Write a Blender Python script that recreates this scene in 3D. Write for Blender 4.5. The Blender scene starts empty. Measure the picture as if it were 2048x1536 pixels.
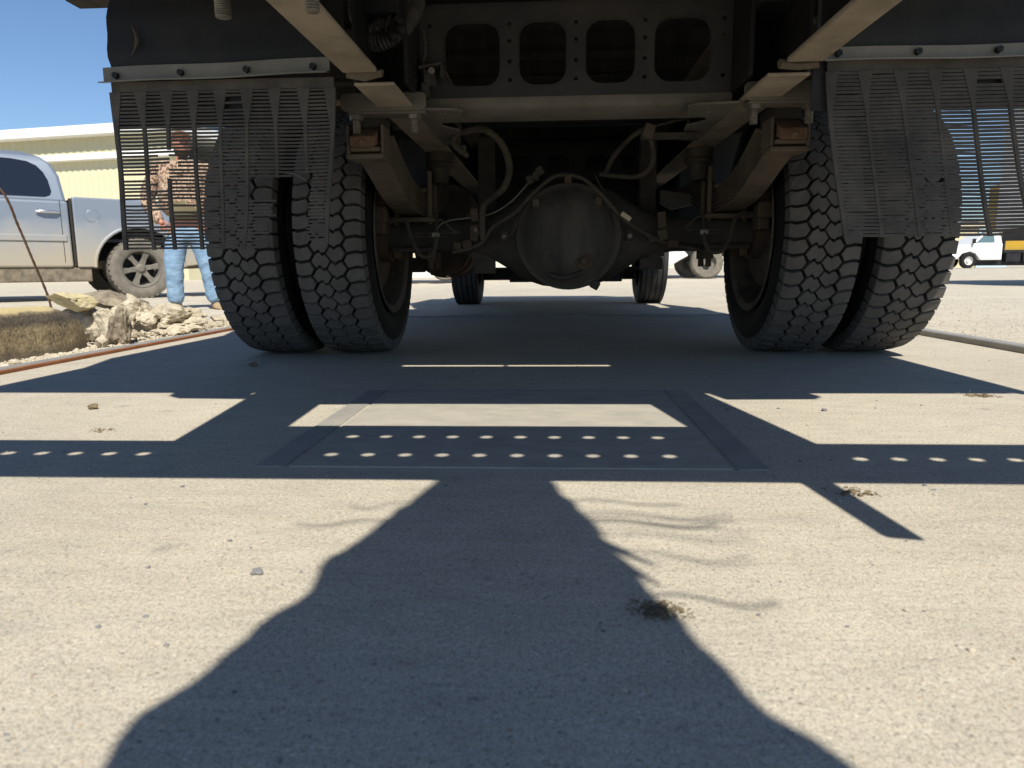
import bpy, bmesh, math, random
from mathutils import Vector, Matrix, noise
R = math.radians
PI = math.pi
random.seed(7)
sc = bpy.context.scene
col = sc.collection

# ------------------------------------------------------------------ camera
PXF, HORIZON = 1420.0, 539.0
CAMH = 0.325
PITCH = math.atan((768 - HORIZON) / PXF)
cam_data = bpy.data.cameras.new('camera')
cam = bpy.data.objects.new('camera', cam_data)
col.objects.link(cam)
cam_m = (Matrix.Rotation(R(3.2), 4, 'Z') @ Matrix.Rotation(PI / 2 - PITCH, 4, 'X') @ Matrix.Rotation(R(-.5), 4, 'Z'))
cam.matrix_world = Matrix.Translation((0, 0, CAMH)) @ cam_m
cam_data.sensor_width = 36
cam_data.lens = 36 * PXF / 2048
cam_data.clip_start = 0.02
cam_data.clip_end = 2000
cam_data.dof.use_dof = True
cam_data.dof.focus_distance = 2.15
cam_data.dof.aperture_fstop = 9.0
sc.camera = cam
M3 = cam_m.to_3x3()


def at(px, py, Y):
    """a point of the photograph (2048 x 1536) at world depth Y"""
    d = M3 @ Vector(((px - 1024) / PXF, -(py - 768) / PXF, -1))
    return Vector((0, 0, CAMH)) + d * (Y / d.y)


# ------------------------------------------------------------------ light
SUN = Vector((.22, -.80, 1)).normalized()          # towards the sun
elev = math.asin(SUN.z)
world = bpy.data.worlds.new('World')
sc.world = world
world.use_nodes = True
nt = world.node_tree
bg = nt.nodes['Background']
sky = nt.nodes.new('ShaderNodeTexSky')
sky.sky_type = 'NISHITA'
sky.sun_disc = False
sky.sun_elevation = elev
sky.sun_rotation = math.atan2(SUN.x, SUN.y)
sky.altitude = 0
sky.air_density = 1.0
sky.dust_density = 0
sky.ozone_density = 6.0
nt.links.new(sky.outputs[0], bg.inputs[0])
bg.inputs[1].default_value = 0.088
sd = bpy.data.lights.new('sun', 'SUN')
sd.energy = 5.0
sd.angle = R(.53)
sd.color = (1.0, .945, .82)
so = bpy.data.objects.new('sun', sd)
col.objects.link(so)
so.location = SUN * 30
so.rotation_euler = SUN.to_track_quat('Z', 'Y').to_euler()
sc.view_settings.view_transform = 'Standard'
sc.view_settings.look = 'None'
sc.view_settings.gamma = 1
sc.view_settings.exposure = 0.5
sc.cycles.max_bounces = 8
sc.cycles.use_denoising = True

# ------------------------------------------------------------------ materials


def newmat(name):
    m = bpy.data.materials.new(name)
    m.use_nodes = True
    n = m.node_tree
    return m, n, n.nodes['Principled BSDF']


def N(n, t, **k):
    x = n.nodes.new(t)
    for a, b in k.items():
        setattr(x, a, b)
    return x


def ramp(n, stops, interp='LINEAR'):
    r = N(n, 'ShaderNodeValToRGB')
    r.color_ramp.interpolation = interp
    e = r.color_ramp.elements
    while len(e) < len(stops):
        e.new(.5)
    for i, (p, c) in enumerate(stops):
        e[i].position = p
        e[i].color = (c[0], c[1], c[2], 1) if not isinstance(c, (int, float)) else (c, c, c, 1)
    return r


def coords(n, scale=(1, 1, 1), kind='Object'):
    tc = N(n, 'ShaderNodeTexCoord')
    mp = N(n, 'ShaderNodeMapping')
    mp.inputs['Scale'].default_value = scale
    n.links.new(tc.outputs[kind], mp.inputs[0])
    return mp.outputs[0]


def noisetex(n, co, scale, detail=6, rough=.6, out='Fac'):
    t = N(n, 'ShaderNodeTexNoise')
    t.inputs['Scale'].default_value = scale
    t.inputs['Detail'].default_value = detail
    t.inputs['Roughness'].default_value = rough
    n.links.new(co, t.inputs['Vector'])
    return t.outputs[out]


def mixc(n, f, a, b, mode='MIX'):
    x = N(n, 'ShaderNodeMix', data_type='RGBA', blend_type=mode)
    for i, s in ((0, f), (6, a), (7, b)):
        if isinstance(s, (int, float)):
            x.inputs[i].default_value = s
        elif isinstance(s, (tuple, list)):
            x.inputs[i].default_value = (*s[:3], 1)
        else:
            n.links.new(s, x.inputs[i])
    return x.outputs[2]


def math_(n, op, a, b=0.0):
    x = N(n, 'ShaderNodeMath', operation=op)
    for i, s in ((0, a), (1, b)):
        if isinstance(s, (int, float)):
            x.inputs[i].default_value = s
        else:
            n.links.new(s, x.inputs[i])
    return x.outputs[0]


def bump(n, p, h, strength=.3, dist=.002):
    b = N(n, 'ShaderNodeBump')
    b.inputs['Strength'].default_value = strength
    b.inputs['Distance'].default_value = dist
    n.links.new(h, b.inputs['Height'])
    n.links.new(b.outputs[0], p.inputs['Normal'])


def dusty(name, base, dust, lo=.4, hi=.65, scale=6, rough=.7, metal=0, bmp=.3, fine=90, stretch=(1, 1, 1), spec=.3):
    m, n, p = newmat(name)
    co = coords(n, stretch)
    f1 = noisetex(n, co, scale, 8, .65)
    f2 = noisetex(n, co, fine, 4, .7)
    r = ramp(n, [(lo, 0), (hi, 1)])
    n.links.new(math_(n, 'ADD', math_(n, 'MULTIPLY', f1, .75), math_(n, 'MULTIPLY', f2, .25)), r.inputs[0])
    c = mixc(n, r.outputs[0], base, dust)
    c = mixc(n, math_(n, 'MULTIPLY', f2, .45), c, tuple(x * .45 for x in base))
    n.links.new(c, p.inputs['Base Color'])
    p.inputs['Roughness'].default_value = rough
    p.inputs['Metallic'].default_value = metal
    p.inputs['Specular IOR Level'].default_value = spec
    bump(n, p, f2, bmp, .0015)
    return m


MT = {}
MT['black_steel'] = dusty('black painted steel', (.012, .012, .014), (.045, .041, .037), .42, .8, 5, .55, 0, .2, 120)
MT['rail'] = dusty('dusty frame steel', (.20, .165, .12), (.36, .30, .22), .35, .6, 7, .85, 0, .35, 140)
MT['xmember'] = dusty('dusty cross member', (.036, .036, .038), (.090, .082, .072), .45, .72, 4, .75, 0, .2, 160)
MT['flange'] = dusty('dusty bounce-lit flange', (.11, .10, .082), (.19, .17, .137), .4, .65, 5, .85, 0, .3, 130)  # paler than the cross member: light from below put into the dust colour
MT['spring'] = dusty('muddy spring steel', (.080, .063, .046), (.17, .138, .10), .35, .65, 9, .9, 0, .5, 90)
MT['rust'] = dusty('rust', (.10, .035, .015), (.17, .09, .05), .4, .65, 20, .9, 0, .6, 120)
MT['rustdust'] = dusty('dusty rust', (.13, .070, .042), (.21, .14, .095), .4, .65, 20, .9, 0, .6, 120)
MT['railrust'] = dusty('orange rust', (.23, .085, .035), (.33, .15, .08), .35, .65, 14, .85, 0, .6, 150)
MT['axle'] = dusty('oily axle casting', (.036, .033, .030), (.090, .078, .063), .42, .7, 7, .85, 0, .5, 80)
MT['cover'] = dusty('oil streaked cover', (.042, .039, .035), (.105, .094, .080), .40, .64, 9, .9, 0, .35, 50, (1, 1, .2))
MT['galv'] = dusty('dull aluminium', (.20, .19, .165), (.33, .30, .25), .4, .65, 5, .6, .25, .2, 120)
MT['rubber'] = dusty('tyre carcass', (.007, .007, .007), (.016, .015, .015), .4, .7, 9, .8, 0, .2, 80)
MT['tread'] = dusty('dusty tread', (.088, .083, .078), (.155, .145, .134), .3, .6, 14, .95, 0, .5, 220, spec=.15)
MT['fronttyre'] = dusty('front tyre tread', (.025, .026, .03), (.05, .05, .052), .3, .6, 9, .85, 0, .3, 150)
MT['flap'] = dusty('flap rubber', (.045, .043, .042), (.125, .113, .098), .38, .66, 9, .75, 0, .35, 160, spec=.3)
MT['hose'] = dusty('hose rubber', (.035, .031, .026), (.10, .085, .062), .38, .65, 20, .8, 0, .3, 100)
MT['loom'] = dusty('loom plastic', (.035, .034, .033), (.10, .09, .075), .4, .65, 18, .65, 0, .2, 160)
MT['drum'] = dusty('brake drum', (.055, .038, .027), (.12, .09, .065), .35, .65, 10, .85, 0, .4, 90)
MT['rim'] = dusty('dusty steel rim', (.06, .055, .048), (.16, .13, .10), .4, .6, 10, .7, .2, .3, 90)
MT['wood'] = dusty('deck underside', (.035, .031, .027), (.075, .066, .056), .4, .7, 4, .9, 0, .3, 60, (6, 1, 1))
MT['bolt'] = dusty('bolt steel', (.16, .145, .12), (.30, .27, .22), .4, .6, 30, .6, .5, .2, 200)
MT['tag'] = dusty('paper tag', (.55, .48, .33), (.3, .27, .2), .5, .7, 60, .8)
MT['yellow'] = dusty('yellow painted concrete', (.60, .50, .26), (.52, .46, .33), .38, .62, 9, .9, 0, 1.0, 60)
MT['white'] = dusty('white paint', (.72, .72, .70), (.55, .53, .48), .5, .8, 3, .4)
MT['blackplastic'] = dusty('black plastic', (.015, .015, .016), (.05, .047, .042), .45, .75, 8, .6)
MT['darkpaint'] = dusty('near black paint', (.010, .010, .014), (.03, .03, .035), .4, .7, 3, .5)
MT['containeryellow'] = dusty('faded yellow steel', (.50, .30, .02), (.42, .27, .05), .4, .7, 2, .6)
MT['skin'] = dusty('skin', (.50, .24, .17), (.42, .17, .11), .4, .65, 14, .55, 0, .1, 120)
MT['boot'] = dusty('tan suede', (.30, .21, .12), (.40, .30, .19), .35, .6, 14, .95)
MT['hair'] = dusty('brown hair', (.05, .025, .012), (.10, .05, .025), .4, .6, 40, .7)
MT['olive'] = dusty('olive fleece', (.13, .11, .062), (.19, .16, .10), .35, .62, 9, .95, 0, .5, 120)
MT['navy'] = dusty('navy cloth', (.02, .025, .05), (.03, .035, .06), .4, .6, 8, .95)


def mk_denim():
    m, n, p = newmat('faded denim')
    co = coords(n)
    f = noisetex(n, coords(n, (1, 1, 2.2)), 7, 7, .65)
    g = noisetex(n, co, 350, 2, .5)
    r = ramp(n, [(.30, (.15, .25, .38)), (.5, (.19, .30, .44)), (.72, (.25, .37, .51))])
    n.links.new(f, r.inputs[0])
    n.links.new(r.outputs[0], p.inputs['Base Color'])
    p.inputs['Roughness'].default_value = .95
    h = math_(n, 'ADD', f, math_(n, 'MULTIPLY', g, .1))
    bump(n, p, h, .8, .03)
    return m


def mk_camo():
    m, n, p = newmat('camouflage cloth')
    f = noisetex(n, coords(n, (1, 1, .6)), 40, 5, .7)
    r = ramp(n, [(.0, (.06, .035, .022)), (.44, (.22, .13, .09)), (.50, (.46, .34, .25)), (.57, (.13, .09, .05)), (.62, (.60, .48, .38))], 'CONSTANT')
    n.links.new(f, r.inputs[0])
    n.links.new(r.outputs[0], p.inputs['Base Color'])
    p.inputs['Roughness'].default_value = .95
    bump(n, p, noisetex(n, coords(n), 9, 6, .6), .7, .03)
    return m


def mk_concrete(name, warm=1.0, coarse=1.0, val=1.0, streak=True):
    m, n, p = newmat(name)
    co = coords(n)
    big = noisetex(n, co, 1.6, 8, .62)
    mid = noisetex(n, coords(n, (1, 2.6, 1)), 9, 8, .7)
    st = noisetex(n, coords(n, (1, 7, 1)), 14, 6, .65)
    gr = noisetex(n, co, 480 / coarse, 3, .7)
    gr2 = noisetex(n, co, 170 / coarse, 5, .78)
    a = (.482 * val, .433 * val, .352 * val)
    b = (.350 * val, .314 * val, .258 * val)
    r = ramp(n, [(.34, b), (.62, a)])
    n.links.new(math_(n, 'ADD', math_(n, 'MULTIPLY', big, .5), math_(n, 'MULTIPLY', mid, .5)), r.inputs[0])
    c = r.outputs[0]
    if streak:
        rs = ramp(n, [(.40, 0), (.72, 1)])
        n.links.new(st, rs.inputs[0])
        c = mixc(n, math_(n, 'MULTIPLY', rs.outputs[0], .30), c, (.56 * val, .52 * val, .43 * val))
    # grain
    rg = ramp(n, [(.32, .54), (.46, .97), (.68, 1.20)])
    n.links.new(gr2, rg.inputs[0])
    c = mixc(n, 1.0, c, rg.outputs[0], 'MULTIPLY')
    rg2 = ramp(n, [(.34, .50), (.48, .99), (.68, 1.22)])
    n.links.new(gr, rg2.inputs[0])
    c = mixc(n, 1.0, c, rg2.outputs[0], 'MULTIPLY')
    # exposed aggregate: cells with a random colour, few of them coloured
    v = N(n, 'ShaderNodeTexVoronoi')
    v.inputs['Scale'].default_value = 170 / coarse
    n.links.new(coords(n, (1, 1.4, 1)), v.inputs['Vector'])
    sp = N(n, 'ShaderNodeSeparateColor')
    n.links.new(v.outputs['Color'], sp.inputs[0])
    inner = math_(n, 'LESS_THAN', math_(n, 'ADD', v.outputs['Distance'], math_(n, 'MULTIPLY', gr, .25)), .44)
    for ch, thr, colr, am in ((0, .972, (.13, .12, .115), .75), (1, .988, (.26, .27, .29), .7), (2, .9945, (.40, .24, .13), .6), (0, .045, (.68, .66, .58), .55)):
        op = 'GREATER_THAN' if thr > .5 else 'LESS_THAN'
        msk = math_(n, 'MULTIPLY', math_(n, 'MULTIPLY', math_(n, op, sp.outputs[ch], thr), inner), am)
        c = mixc(n, msk, c, colr)
    # dark pits
    v2 = N(n, 'ShaderNodeTexVoronoi')
    v2.inputs['Scale'].default_value = 300 / coarse
    n.links.new(co, v2.inputs['Vector'])
    sp2 = N(n, 'ShaderNodeSeparateColor')
    n.links.new(v2.outputs['Color'], sp2.inputs[0])
    pit = math_(n, 'MULTIPLY', math_(n, 'LESS_THAN', sp2.outputs[0], .20), math_(n, 'LESS_THAN', v2.outputs['Distance'], .30))
    c = mixc(n, math_(n, 'MULTIPLY', pit, .55), c, (.17 * val, .15 * val, .12 * val))
    # faint grey stains
    rs2 = ramp(n, [(.60, 0), (.72, 1)])
    n.links.new(noisetex(n, coords(n, (1, 2, 1)), 3.1, 6, .6), rs2.inputs[0])
    c = mixc(n, math_(n, 'MULTIPLY', rs2.outputs[0], .45), c, (.27 * val, .26 * val, .24 * val))
    # drips, a few dark spots and hairline cracks
    v3 = N(n, 'ShaderNodeTexVoronoi')
    v3.inputs['Scale'].default_value = 7
    n.links.new(mixc(n, .03, co, noisetex(n, co, 30, 4, .6, 'Color')), v3.inputs['Vector'])
    sp3 = N(n, 'ShaderNodeSeparateColor')
    n.links.new(v3.outputs['Color'], sp3.inputs[0])
    dr = ramp(n, [(.06, 1), (.13, 0)])
    n.links.new(v3.outputs['Distance'], dr.inputs[0])
    c = mixc(n, math_(n, 'MULTIPLY', math_(n, 'MULTIPLY', dr.outputs[0], math_(n, 'GREATER_THAN', sp3.outputs[0], .72)), .32), c, (.16, .15, .14))
    v4 = N(n, 'ShaderNodeTexVoronoi', feature='DISTANCE_TO_EDGE')
    v4.inputs['Scale'].default_value = .8
    n.links.new(mixc(n, .18, co, noisetex(n, co, 3.5, 9, .65, 'Color')), v4.inputs['Vector'])
    ck = ramp(n, [(.0012, 1), (.004, 0)])
    n.links.new(v4.outputs['Distance'], ck.inputs[0])
    c = mixc(n, math_(n, 'MULTIPLY', ck.outputs[0], .10 if streak else 0), c, (.15, .135, .12))
    n.links.new(c, p.inputs['Base Color'])
    p.inputs['Roughness'].default_value = .93
    p.inputs['Specular IOR Level'].default_value = .25
    h = math_(n, 'ADD', math_(n, 'ADD', math_(n, 'MULTIPLY', gr2, .8), math_(n, 'MULTIPLY', gr, .35)), math_(n, 'MULTIPLY', pit, -.6))
    bump(n, p, h, .8, .0018 * coarse)
    return m


MT['concrete'] = mk_concrete('worn concrete')
MT['dirtroad'] = mk_concrete('dusty caliche ground', coarse=2.4, val=1.08, streak=False)
MT['plate'] = dusty('dust covered steel plate', (.33, .31, .28), (.47, .43, .36), .34, .60, 10, .75, 0, .35, 240, (1, 2, 1))
MT['plateframe'] = dusty('grey steel frame strip', (.26, .25, .235), (.39, .365, .32), .36, .62, 9, .7, 0, .3, 200, (1, 1, 1))
MT['galvedge'] = dusty('grey steel edging', (.30, .29, .28), (.42, .40, .36), .4, .65, 8, .55, .3, .3, 160)
MT['gap'] = dusty('dirt in joint', (.03, .028, .025), (.06, .05, .04), .4, .7, 20, .95)
MT['denim'] = mk_denim()
MT['camo'] = mk_camo()


def mk_kerb():
    m, n, p = newmat('worn yellow kerb concrete')
    co = coords(n)
    f = noisetex(n, co, 9, 8, .7)
    g = noisetex(n, co, 70, 5, .75)
    r = ramp(n, [(.40, (.085, .070, .055)), (.50, (.28, .215, .125)), (.62, (.46, .38, .25))])
    n.links.new(math_(n, 'ADD', math_(n, 'MULTIPLY', f, .45), math_(n, 'MULTIPLY', g, .55)), r.inputs[0])
    # yellow-cream on the upper face, black scuffed upper edge, grey foot
    sx = N(n, 'ShaderNodeSeparateXYZ')
    n.links.new(co, sx.inputs[0])
    z = math_(n, 'ADD', sx.outputs[2], math_(n, 'MULTIPLY', f, .03))
    ed = ramp(n, [(.60, 0), (.74, 1), (.90, 1), (.97, 0)])
    n.links.new(math_(n, 'MULTIPLY', z, 5.2), ed.inputs[0])
    c = mixc(n, math_(n, 'MULTIPLY', ed.outputs[0], .75), r.outputs[0], (.035, .033, .035))
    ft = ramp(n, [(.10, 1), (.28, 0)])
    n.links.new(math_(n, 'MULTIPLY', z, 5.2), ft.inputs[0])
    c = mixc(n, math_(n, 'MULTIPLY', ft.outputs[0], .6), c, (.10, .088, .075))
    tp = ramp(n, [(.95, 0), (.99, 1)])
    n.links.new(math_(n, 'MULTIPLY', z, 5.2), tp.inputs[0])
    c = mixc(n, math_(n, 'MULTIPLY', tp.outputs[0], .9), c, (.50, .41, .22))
    n.links.new(c, p.inputs['Base Color'])
    p.inputs['Roughness'].default_value = .95
    bump(n, p, math_(n, 'ADD', f, g), .8, .006)
    return m


MT['kerb'] = mk_kerb()


def mk_rubble():
    m, n, p = newmat('broken concrete')
    co = coords(n)
    f = noisetex(n, co, 14, 8, .7)
    g = noisetex(n, co, 90, 5, .75)
    r = ramp(n, [(.38, (.24, .20, .145)), (.52, (.48, .42, .32)), (.66, (.62, .56, .45))])
    n.links.new(math_(n, 'ADD', math_(n, 'MULTIPLY', f, .6), math_(n, 'MULTIPLY', g, .4)), r.inputs[0])
    n.links.new(r.outputs[0], p.inputs['Base Color'])
    p.inputs['Roughness'].default_value = .95
    bump(n, p, math_(n, 'ADD', f, math_(n, 'MULTIPLY', g, .5)), 1.0, .012)
    return m


MT['rubble'] = mk_rubble()
MT['darkrubble'] = dusty('dirty broken concrete', (.13, .105, .08), (.42, .36, .27), .38, .62, 12, .95, 0, 1.0, 70)
MT['stonegrey'] = dusty('grey stone', (.16, .16, .17), (.27, .26, .26), .4, .6, 60, .8, 0, .8, 300)
MT['stonetan'] = dusty('tan stone', (.42, .36, .27), (.55, .49, .40), .4, .6, 60, .9, 0, .8, 300)
MT['clod'] = dusty('dry grass clod', (.12, .085, .05), (.30, .24, .15), .4, .6, 90, .95, 0, .8, 300)
MT['gravel'] = dusty('gravel', (.38, .33, .26), (.62, .56, .46), .4, .6, 17, .95, 0, .4, 90)


def mk_paint():
    m, n, p = newmat('silver paint with mud')
    co = coords(n)
    sx = N(n, 'ShaderNodeSeparateXYZ')
    n.links.new(co, sx.inputs[0])
    f = noisetex(n, co, 4, 7, .65)
    z = math_(n, 'ADD', sx.outputs[2], math_(n, 'MULTIPLY', f, -.55))
    r = ramp(n, [(.25, 1), (.85, 0)])
    n.links.new(z, r.inputs[0])
    d = math_(n, 'MULTIPLY', r.outputs[0], .92)
    c = mixc(n, d, (.27, .31, .37), (.34, .295, .22))
    n.links.new(c, p.inputs['Base Color'])
    rr = mixc(n, d, (.36, .36, .36), (.9, .9, .9))
    n.links.new(rr, p.inputs['Roughness'])
    mm = mixc(n, d, (.45, .45, .45), (0, 0, 0))
    n.links.new(mm, p.inputs['Metallic'])
    p.inputs['Coat Weight'].default_value = .25
    p.inputs['Coat Roughness'].default_value = .15
    return m


MT['silver'] = mk_paint()


def simple(name, c, rough=.5, metal=0, spec=.5):
    m, n, p = newmat(name)
    f = noisetex(n, coords(n), 12, 5, .6)
    n.links.new(mixc(n, math_(n, 'MULTIPLY', f, .35), c, tuple(x * .7 for x in c)), p.inputs['Base Color'])
    p.inputs['Roughness'].default_value = rough
    p.inputs['Metallic'].default_value = metal
    p.inputs['Specular IOR Level'].default_value = spec
    return m


MT['tint'] = simple('tinted glass', (.012, .015, .025), .08, 0, .6)
MT['glass'] = simple('cab glass', (.10, .16, .18), .08, 0, .8)
MT['chrome'] = simple('chrome', (.65, .66, .68), .2, .9)
MT['alloy'] = dusty('muddy alloy', (.11, .105, .095), (.23, .21, .175), .35, .6, 7, .8, .1, .3, 60)
MT['mudtyre'] = dusty('muddy tyre', (.13, .118, .10), (.23, .205, .17), .35, .6, 9, .95, 0, .6, 80)
MT['cream'] = simple('cream metal siding', (.60, .56, .385), .6)
MT['creamdark'] = simple('darker cream panel', (.50, .47, .31), .6)  # the siding cream in a darker tone
MT['roofwhite'] = simple('white trim', (.80, .80, .78), .5)
MT['lightblue'] = simple('pale blue siding', (.45, .60, .70), .6)
MT['tan'] = simple('tan siding', (.60, .52, .36), .7)
MT['carpaint'] = simple('white car paint', (.80, .80, .80), .3)
MT['underbody'] = dusty('dusty underbody', (.12, .10, .075), (.28, .23, .17), .4, .6, 9, .9)

# ------------------------------------------------------------------ mesh builder


class MB:
    def __init__(s):
        s.v = []
        s.f = []

    def add(s, vs, fs):
        o = len(s.v)
        s.v += [tuple(v) for v in vs]
        s.f += [tuple(i + o for i in f) for f in fs]
        return s

    def box(s, x0, x1, y0, y1, z0, z1, rot=None, piv=None):
        vs = [Vector((x, y, z)) for x in (x0, x1) for y in (y0, y1) for z in (z0, z1)]
        if rot is not None:
            piv = Vector(piv) if piv is not None else Vector(((x0 + x1) / 2, (y0 + y1) / 2, (z0 + z1) / 2))
            vs = [rot @ (v - piv) + piv for v in vs]
        return s.add(vs, [(0, 1, 3, 2), (4, 6, 7, 5), (0, 4, 5, 1), (2, 3, 7, 6), (0, 2, 6, 4), (1, 5, 7, 3)])

    def tube(s, pts, r, n=8, cap=True, flat=1.0):
        pts = [Vector(p) for p in pts]
        vs, fs = [], []
        up = None
        for i, p in enumerate(pts):
            t = (pts[min(i + 1, len(pts) - 1)] - pts[max(i - 1, 0)]).normalized()
            if up is None:
                up = Vector((0, 0, 1)) if abs(t.z) < .9 else Vector((1, 0, 0))
            a = t.cross(up)
            if a.length < 1e-6:
                a = t.cross(Vector((0, 1, 0)))
            a.normalize()
            b = a.cross(t).normalized()
            up = b
            rr = r(i / (len(pts) - 1)) if callable(r) else r
            for k in range(n):
                th = 2 * PI * k / n + PI / n
                vs.append(p + a * math.cos(th) * rr + b * math.sin(th) * rr * flat)
        for i in range(len(pts) - 1):
            for k in range(n):
                fs.append((i * n + k, i * n + (k + 1) % n, (i + 1) * n + (k + 1) % n, (i + 1) * n + k))
        if cap:
            fs.append(tuple(range(n))[::-1])
            fs.append(tuple((len(pts) - 1) * n + k for k in range(n)))
        return s.add(vs, fs)

    def cyl(s, a, b, r, n=16):
        return s.tube([a, b], r, n)

    def rev(s, prof, c, axis='X', n=48):
        """prof: (along, radius)"""
        vs, fs = [], []
        for a, r in prof:
            for k in range(n):
                th = 2 * PI * k / n
                u, w = math.cos(th) * r, math.sin(th) * r
                vs.append({'X': (c[0] + a, c[1] + u, c[2] + w), 'Y': (c[0] + u, c[1] + a, c[2] + w), 'Z': (c[0] + u, c[1] + w, c[2] + a)}[axis])
        for i in range(len(prof) - 1):
            for k in range(n):
                fs.append((i * n + k, i * n + (k + 1) % n, (i + 1) * n + (k + 1) % n, (i + 1) * n + k))
        return s.add(vs, fs)

    def prism(s, poly, d0, d1, mp):
        n = len(poly)
        vs = [mp(a, b, d0) for a, b in poly] + [mp(a, b, d1) for a, b in poly]
        fs = [tuple(range(n)), tuple(range(n, 2 * n))[::-1]] + [(i, (i + 1) % n, n + (i + 1) % n, n + i) for i in range(n)]
        return s.add(vs, fs)

    def loft(s, rings, cap=True):
        n = len(rings[0])
        vs = [p for r in rings for p in r]
        fs = []
        for i in range(len(rings) - 1):
            for k in range(n):
                fs.append((i * n + k, i * n + (k + 1) % n, (i + 1) * n + (k + 1) % n, (i + 1) * n + k))
        if cap:
            fs.append(tuple(range(n))[::-1])
            fs.append(tuple((len(rings) - 1) * n + k for k in range(n)))
        return s.add(vs, fs)

    def build(s, name, m, parent=None, org=(0, 0, 0), smooth=False, bev=0, seg=1, angle=40):
        me = bpy.data.meshes.new(name)
        o = Vector(org)
        me.from_pydata([tuple(Vector(v) - o) for v in s.v], [], s.f)
        bm = bmesh.new()
        bm.from_mesh(me)
        bmesh.ops.recalc_face_normals(bm, faces=bm.faces)
        bm.to_mesh(me)
        bm.free()
        me.materials.append(MT[m] if isinstance(m, str) else m)
        ob = bpy.data.objects.new(name, me)
        col.objects.link(ob)
        if parent is not None:
            ob.parent = parent
        else:
            ob.location = o
        if smooth:
            me.polygons.foreach_set('use_smooth', [True] * len(me.polygons))
            try:
                me.set_sharp_from_angle(angle=R(angle))
            except Exception:
                pass
        if bev:
            b = ob.modifiers.new('bevel', 'BEVEL')
            b.width = bev
            b.segments = seg
            b.limit_method = 'ANGLE'
            b.angle_limit = R(40)
        return ob


def plate_holes(outer, holes, thick, mp):
    """flat sheet with openings -> MB; mp maps (a, b, depth) to 3-D"""
    cu = bpy.data.curves.new('tmp', 'CURVE')
    cu.dimensions = '2D'
    cu.fill_mode = 'BOTH'
    cu.extrude = thick / 2
    for poly in [outer] + holes:
        sp = cu.splines.new('POLY')
        sp.points.add(len(poly) - 1)
        for i, (a, b) in enumerate(poly):
            sp.points[i].co = (a, b, 0, 1)
        sp.use_cyclic_u = True
    ob = bpy.data.objects.new('tmp', cu)
    me = ob.to_mesh()
    mb = MB()
    mb.add([mp(v.co.x, v.co.y, v.co.z) for v in me.vertices], [tuple(p.vertices) for p in me.polygons])
    ob.to_mesh_clear()
    bpy.data.objects.remove(ob)
    bpy.data.curves.remove(cu)
    return mb


def circ(a, b, r, n=14):
    return [(a + r * math.cos(2 * PI * k / n), b + r * math.sin(2 * PI * k / n)) for k in range(n)]


def rrect(a0, a1, b0, b1, r, n=6):
    out = []
    for ca, cb, s0 in ((a1 - r, b1 - r, 0), (a0 + r, b1 - r, 90), (a0 + r, b0 + r, 180), (a1 - r, b0 + r, 270)):
        for k in range(n + 1):
            th = R(s0 + 90 * k / n)
            out.append((ca + r * math.cos(th), cb + r * math.sin(th)))
    return out


def smoothpath(pts, n=8):
    pts = [Vector(p) for p in pts]
    out = []
    for i in range(len(pts) - 1):
        p0 = pts[max(i - 1, 0)]
        p1, p2 = pts[i], pts[i + 1]
        p3 = pts[min(i + 2, len(pts) - 1)]
        for k in range(n):
            t = k / n
            out.append(.5 * ((2 * p1) + (p2 - p0) * t + (2 * p0 - 5 * p1 + 4 * p2 - p3) * t * t + (3 * p1 - p0 - 3 * p2 + p3) * t ** 3))
    out.append(pts[-1])
    return out


def tag(o, label=None, cat=None, group=None, kind=None):
    if label:
        o['label'] = label
    if cat:
        o['category'] = cat
    if group:
        o['group'] = group
    if kind:
        o['kind'] = kind
    return o


def empty(name, loc, rz=0, label=None, cat=None, group=None):
    o = bpy.data.objects.new(name, None)
    col.objects.link(o)
    o.location = loc
    o.rotation_euler = (0, 0, rz)
    o.empty_display_size = .2
    return tag(o, label, cat, group)


def copy_tree(o, parent=None):
    c = o.copy()
    col.objects.link(c)
    c.parent = parent
    for ch in list(o.children):
        copy_tree(ch, c)
    return c


def skin(name, m, joints, edges, parent=None, sub=2, org=(0, 0, 0)):
    """joints: {key: (pos, r or (rx, ry))}; the first joint is the root"""
    keys = list(joints)
    me = bpy.data.meshes.new(name)
    me.from_pydata([tuple(Vector(joints[k][0]) - Vector(org)) for k in keys], [(keys.index(a), keys.index(b)) for a, b in edges], [])
    ob = bpy.data.objects.new(name, me)
    col.objects.link(ob)
    if parent:
        ob.parent = parent
    ob.modifiers.new('skin', 'SKIN')
    sv = me.skin_vertices[0].data if me.skin_vertices else None
    if sv is None:
        bm = bmesh.new()
        bm.from_mesh(me)
        bm.verts.layers.skin.verify()
        bm.to_mesh(me)
        bm.free()
        sv = me.skin_vertices[0].data
    for i, k in enumerate(keys):
        r = joints[k][1]
        sv[i].radius = r if isinstance(r, tuple) else (r, r)
        sv[i].use_root = (i == 0)
    ss = ob.modifiers.new('sub', 'SUBSURF')
    ss.levels = ss.render_levels = sub
    dg = bpy.context.evaluated_depsgraph_get()
    dg.update()
    me2 = bpy.data.meshes.new_from_object(ob.evaluated_get(dg))
    ob.modifiers.clear()
    ob.data = me2
    me2.materials.clear()
    me2.materials.append(MT[m])
    me2.polygons.foreach_set('use_smooth', [True] * len(me2.polygons))
    return ob


def wrinkle(ob, amp, scale):
    for v in ob.data.vertices:
        d = noise.noise(Vector(v.co) * scale)
        v.co = v.co + v.normal * d * amp


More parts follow.
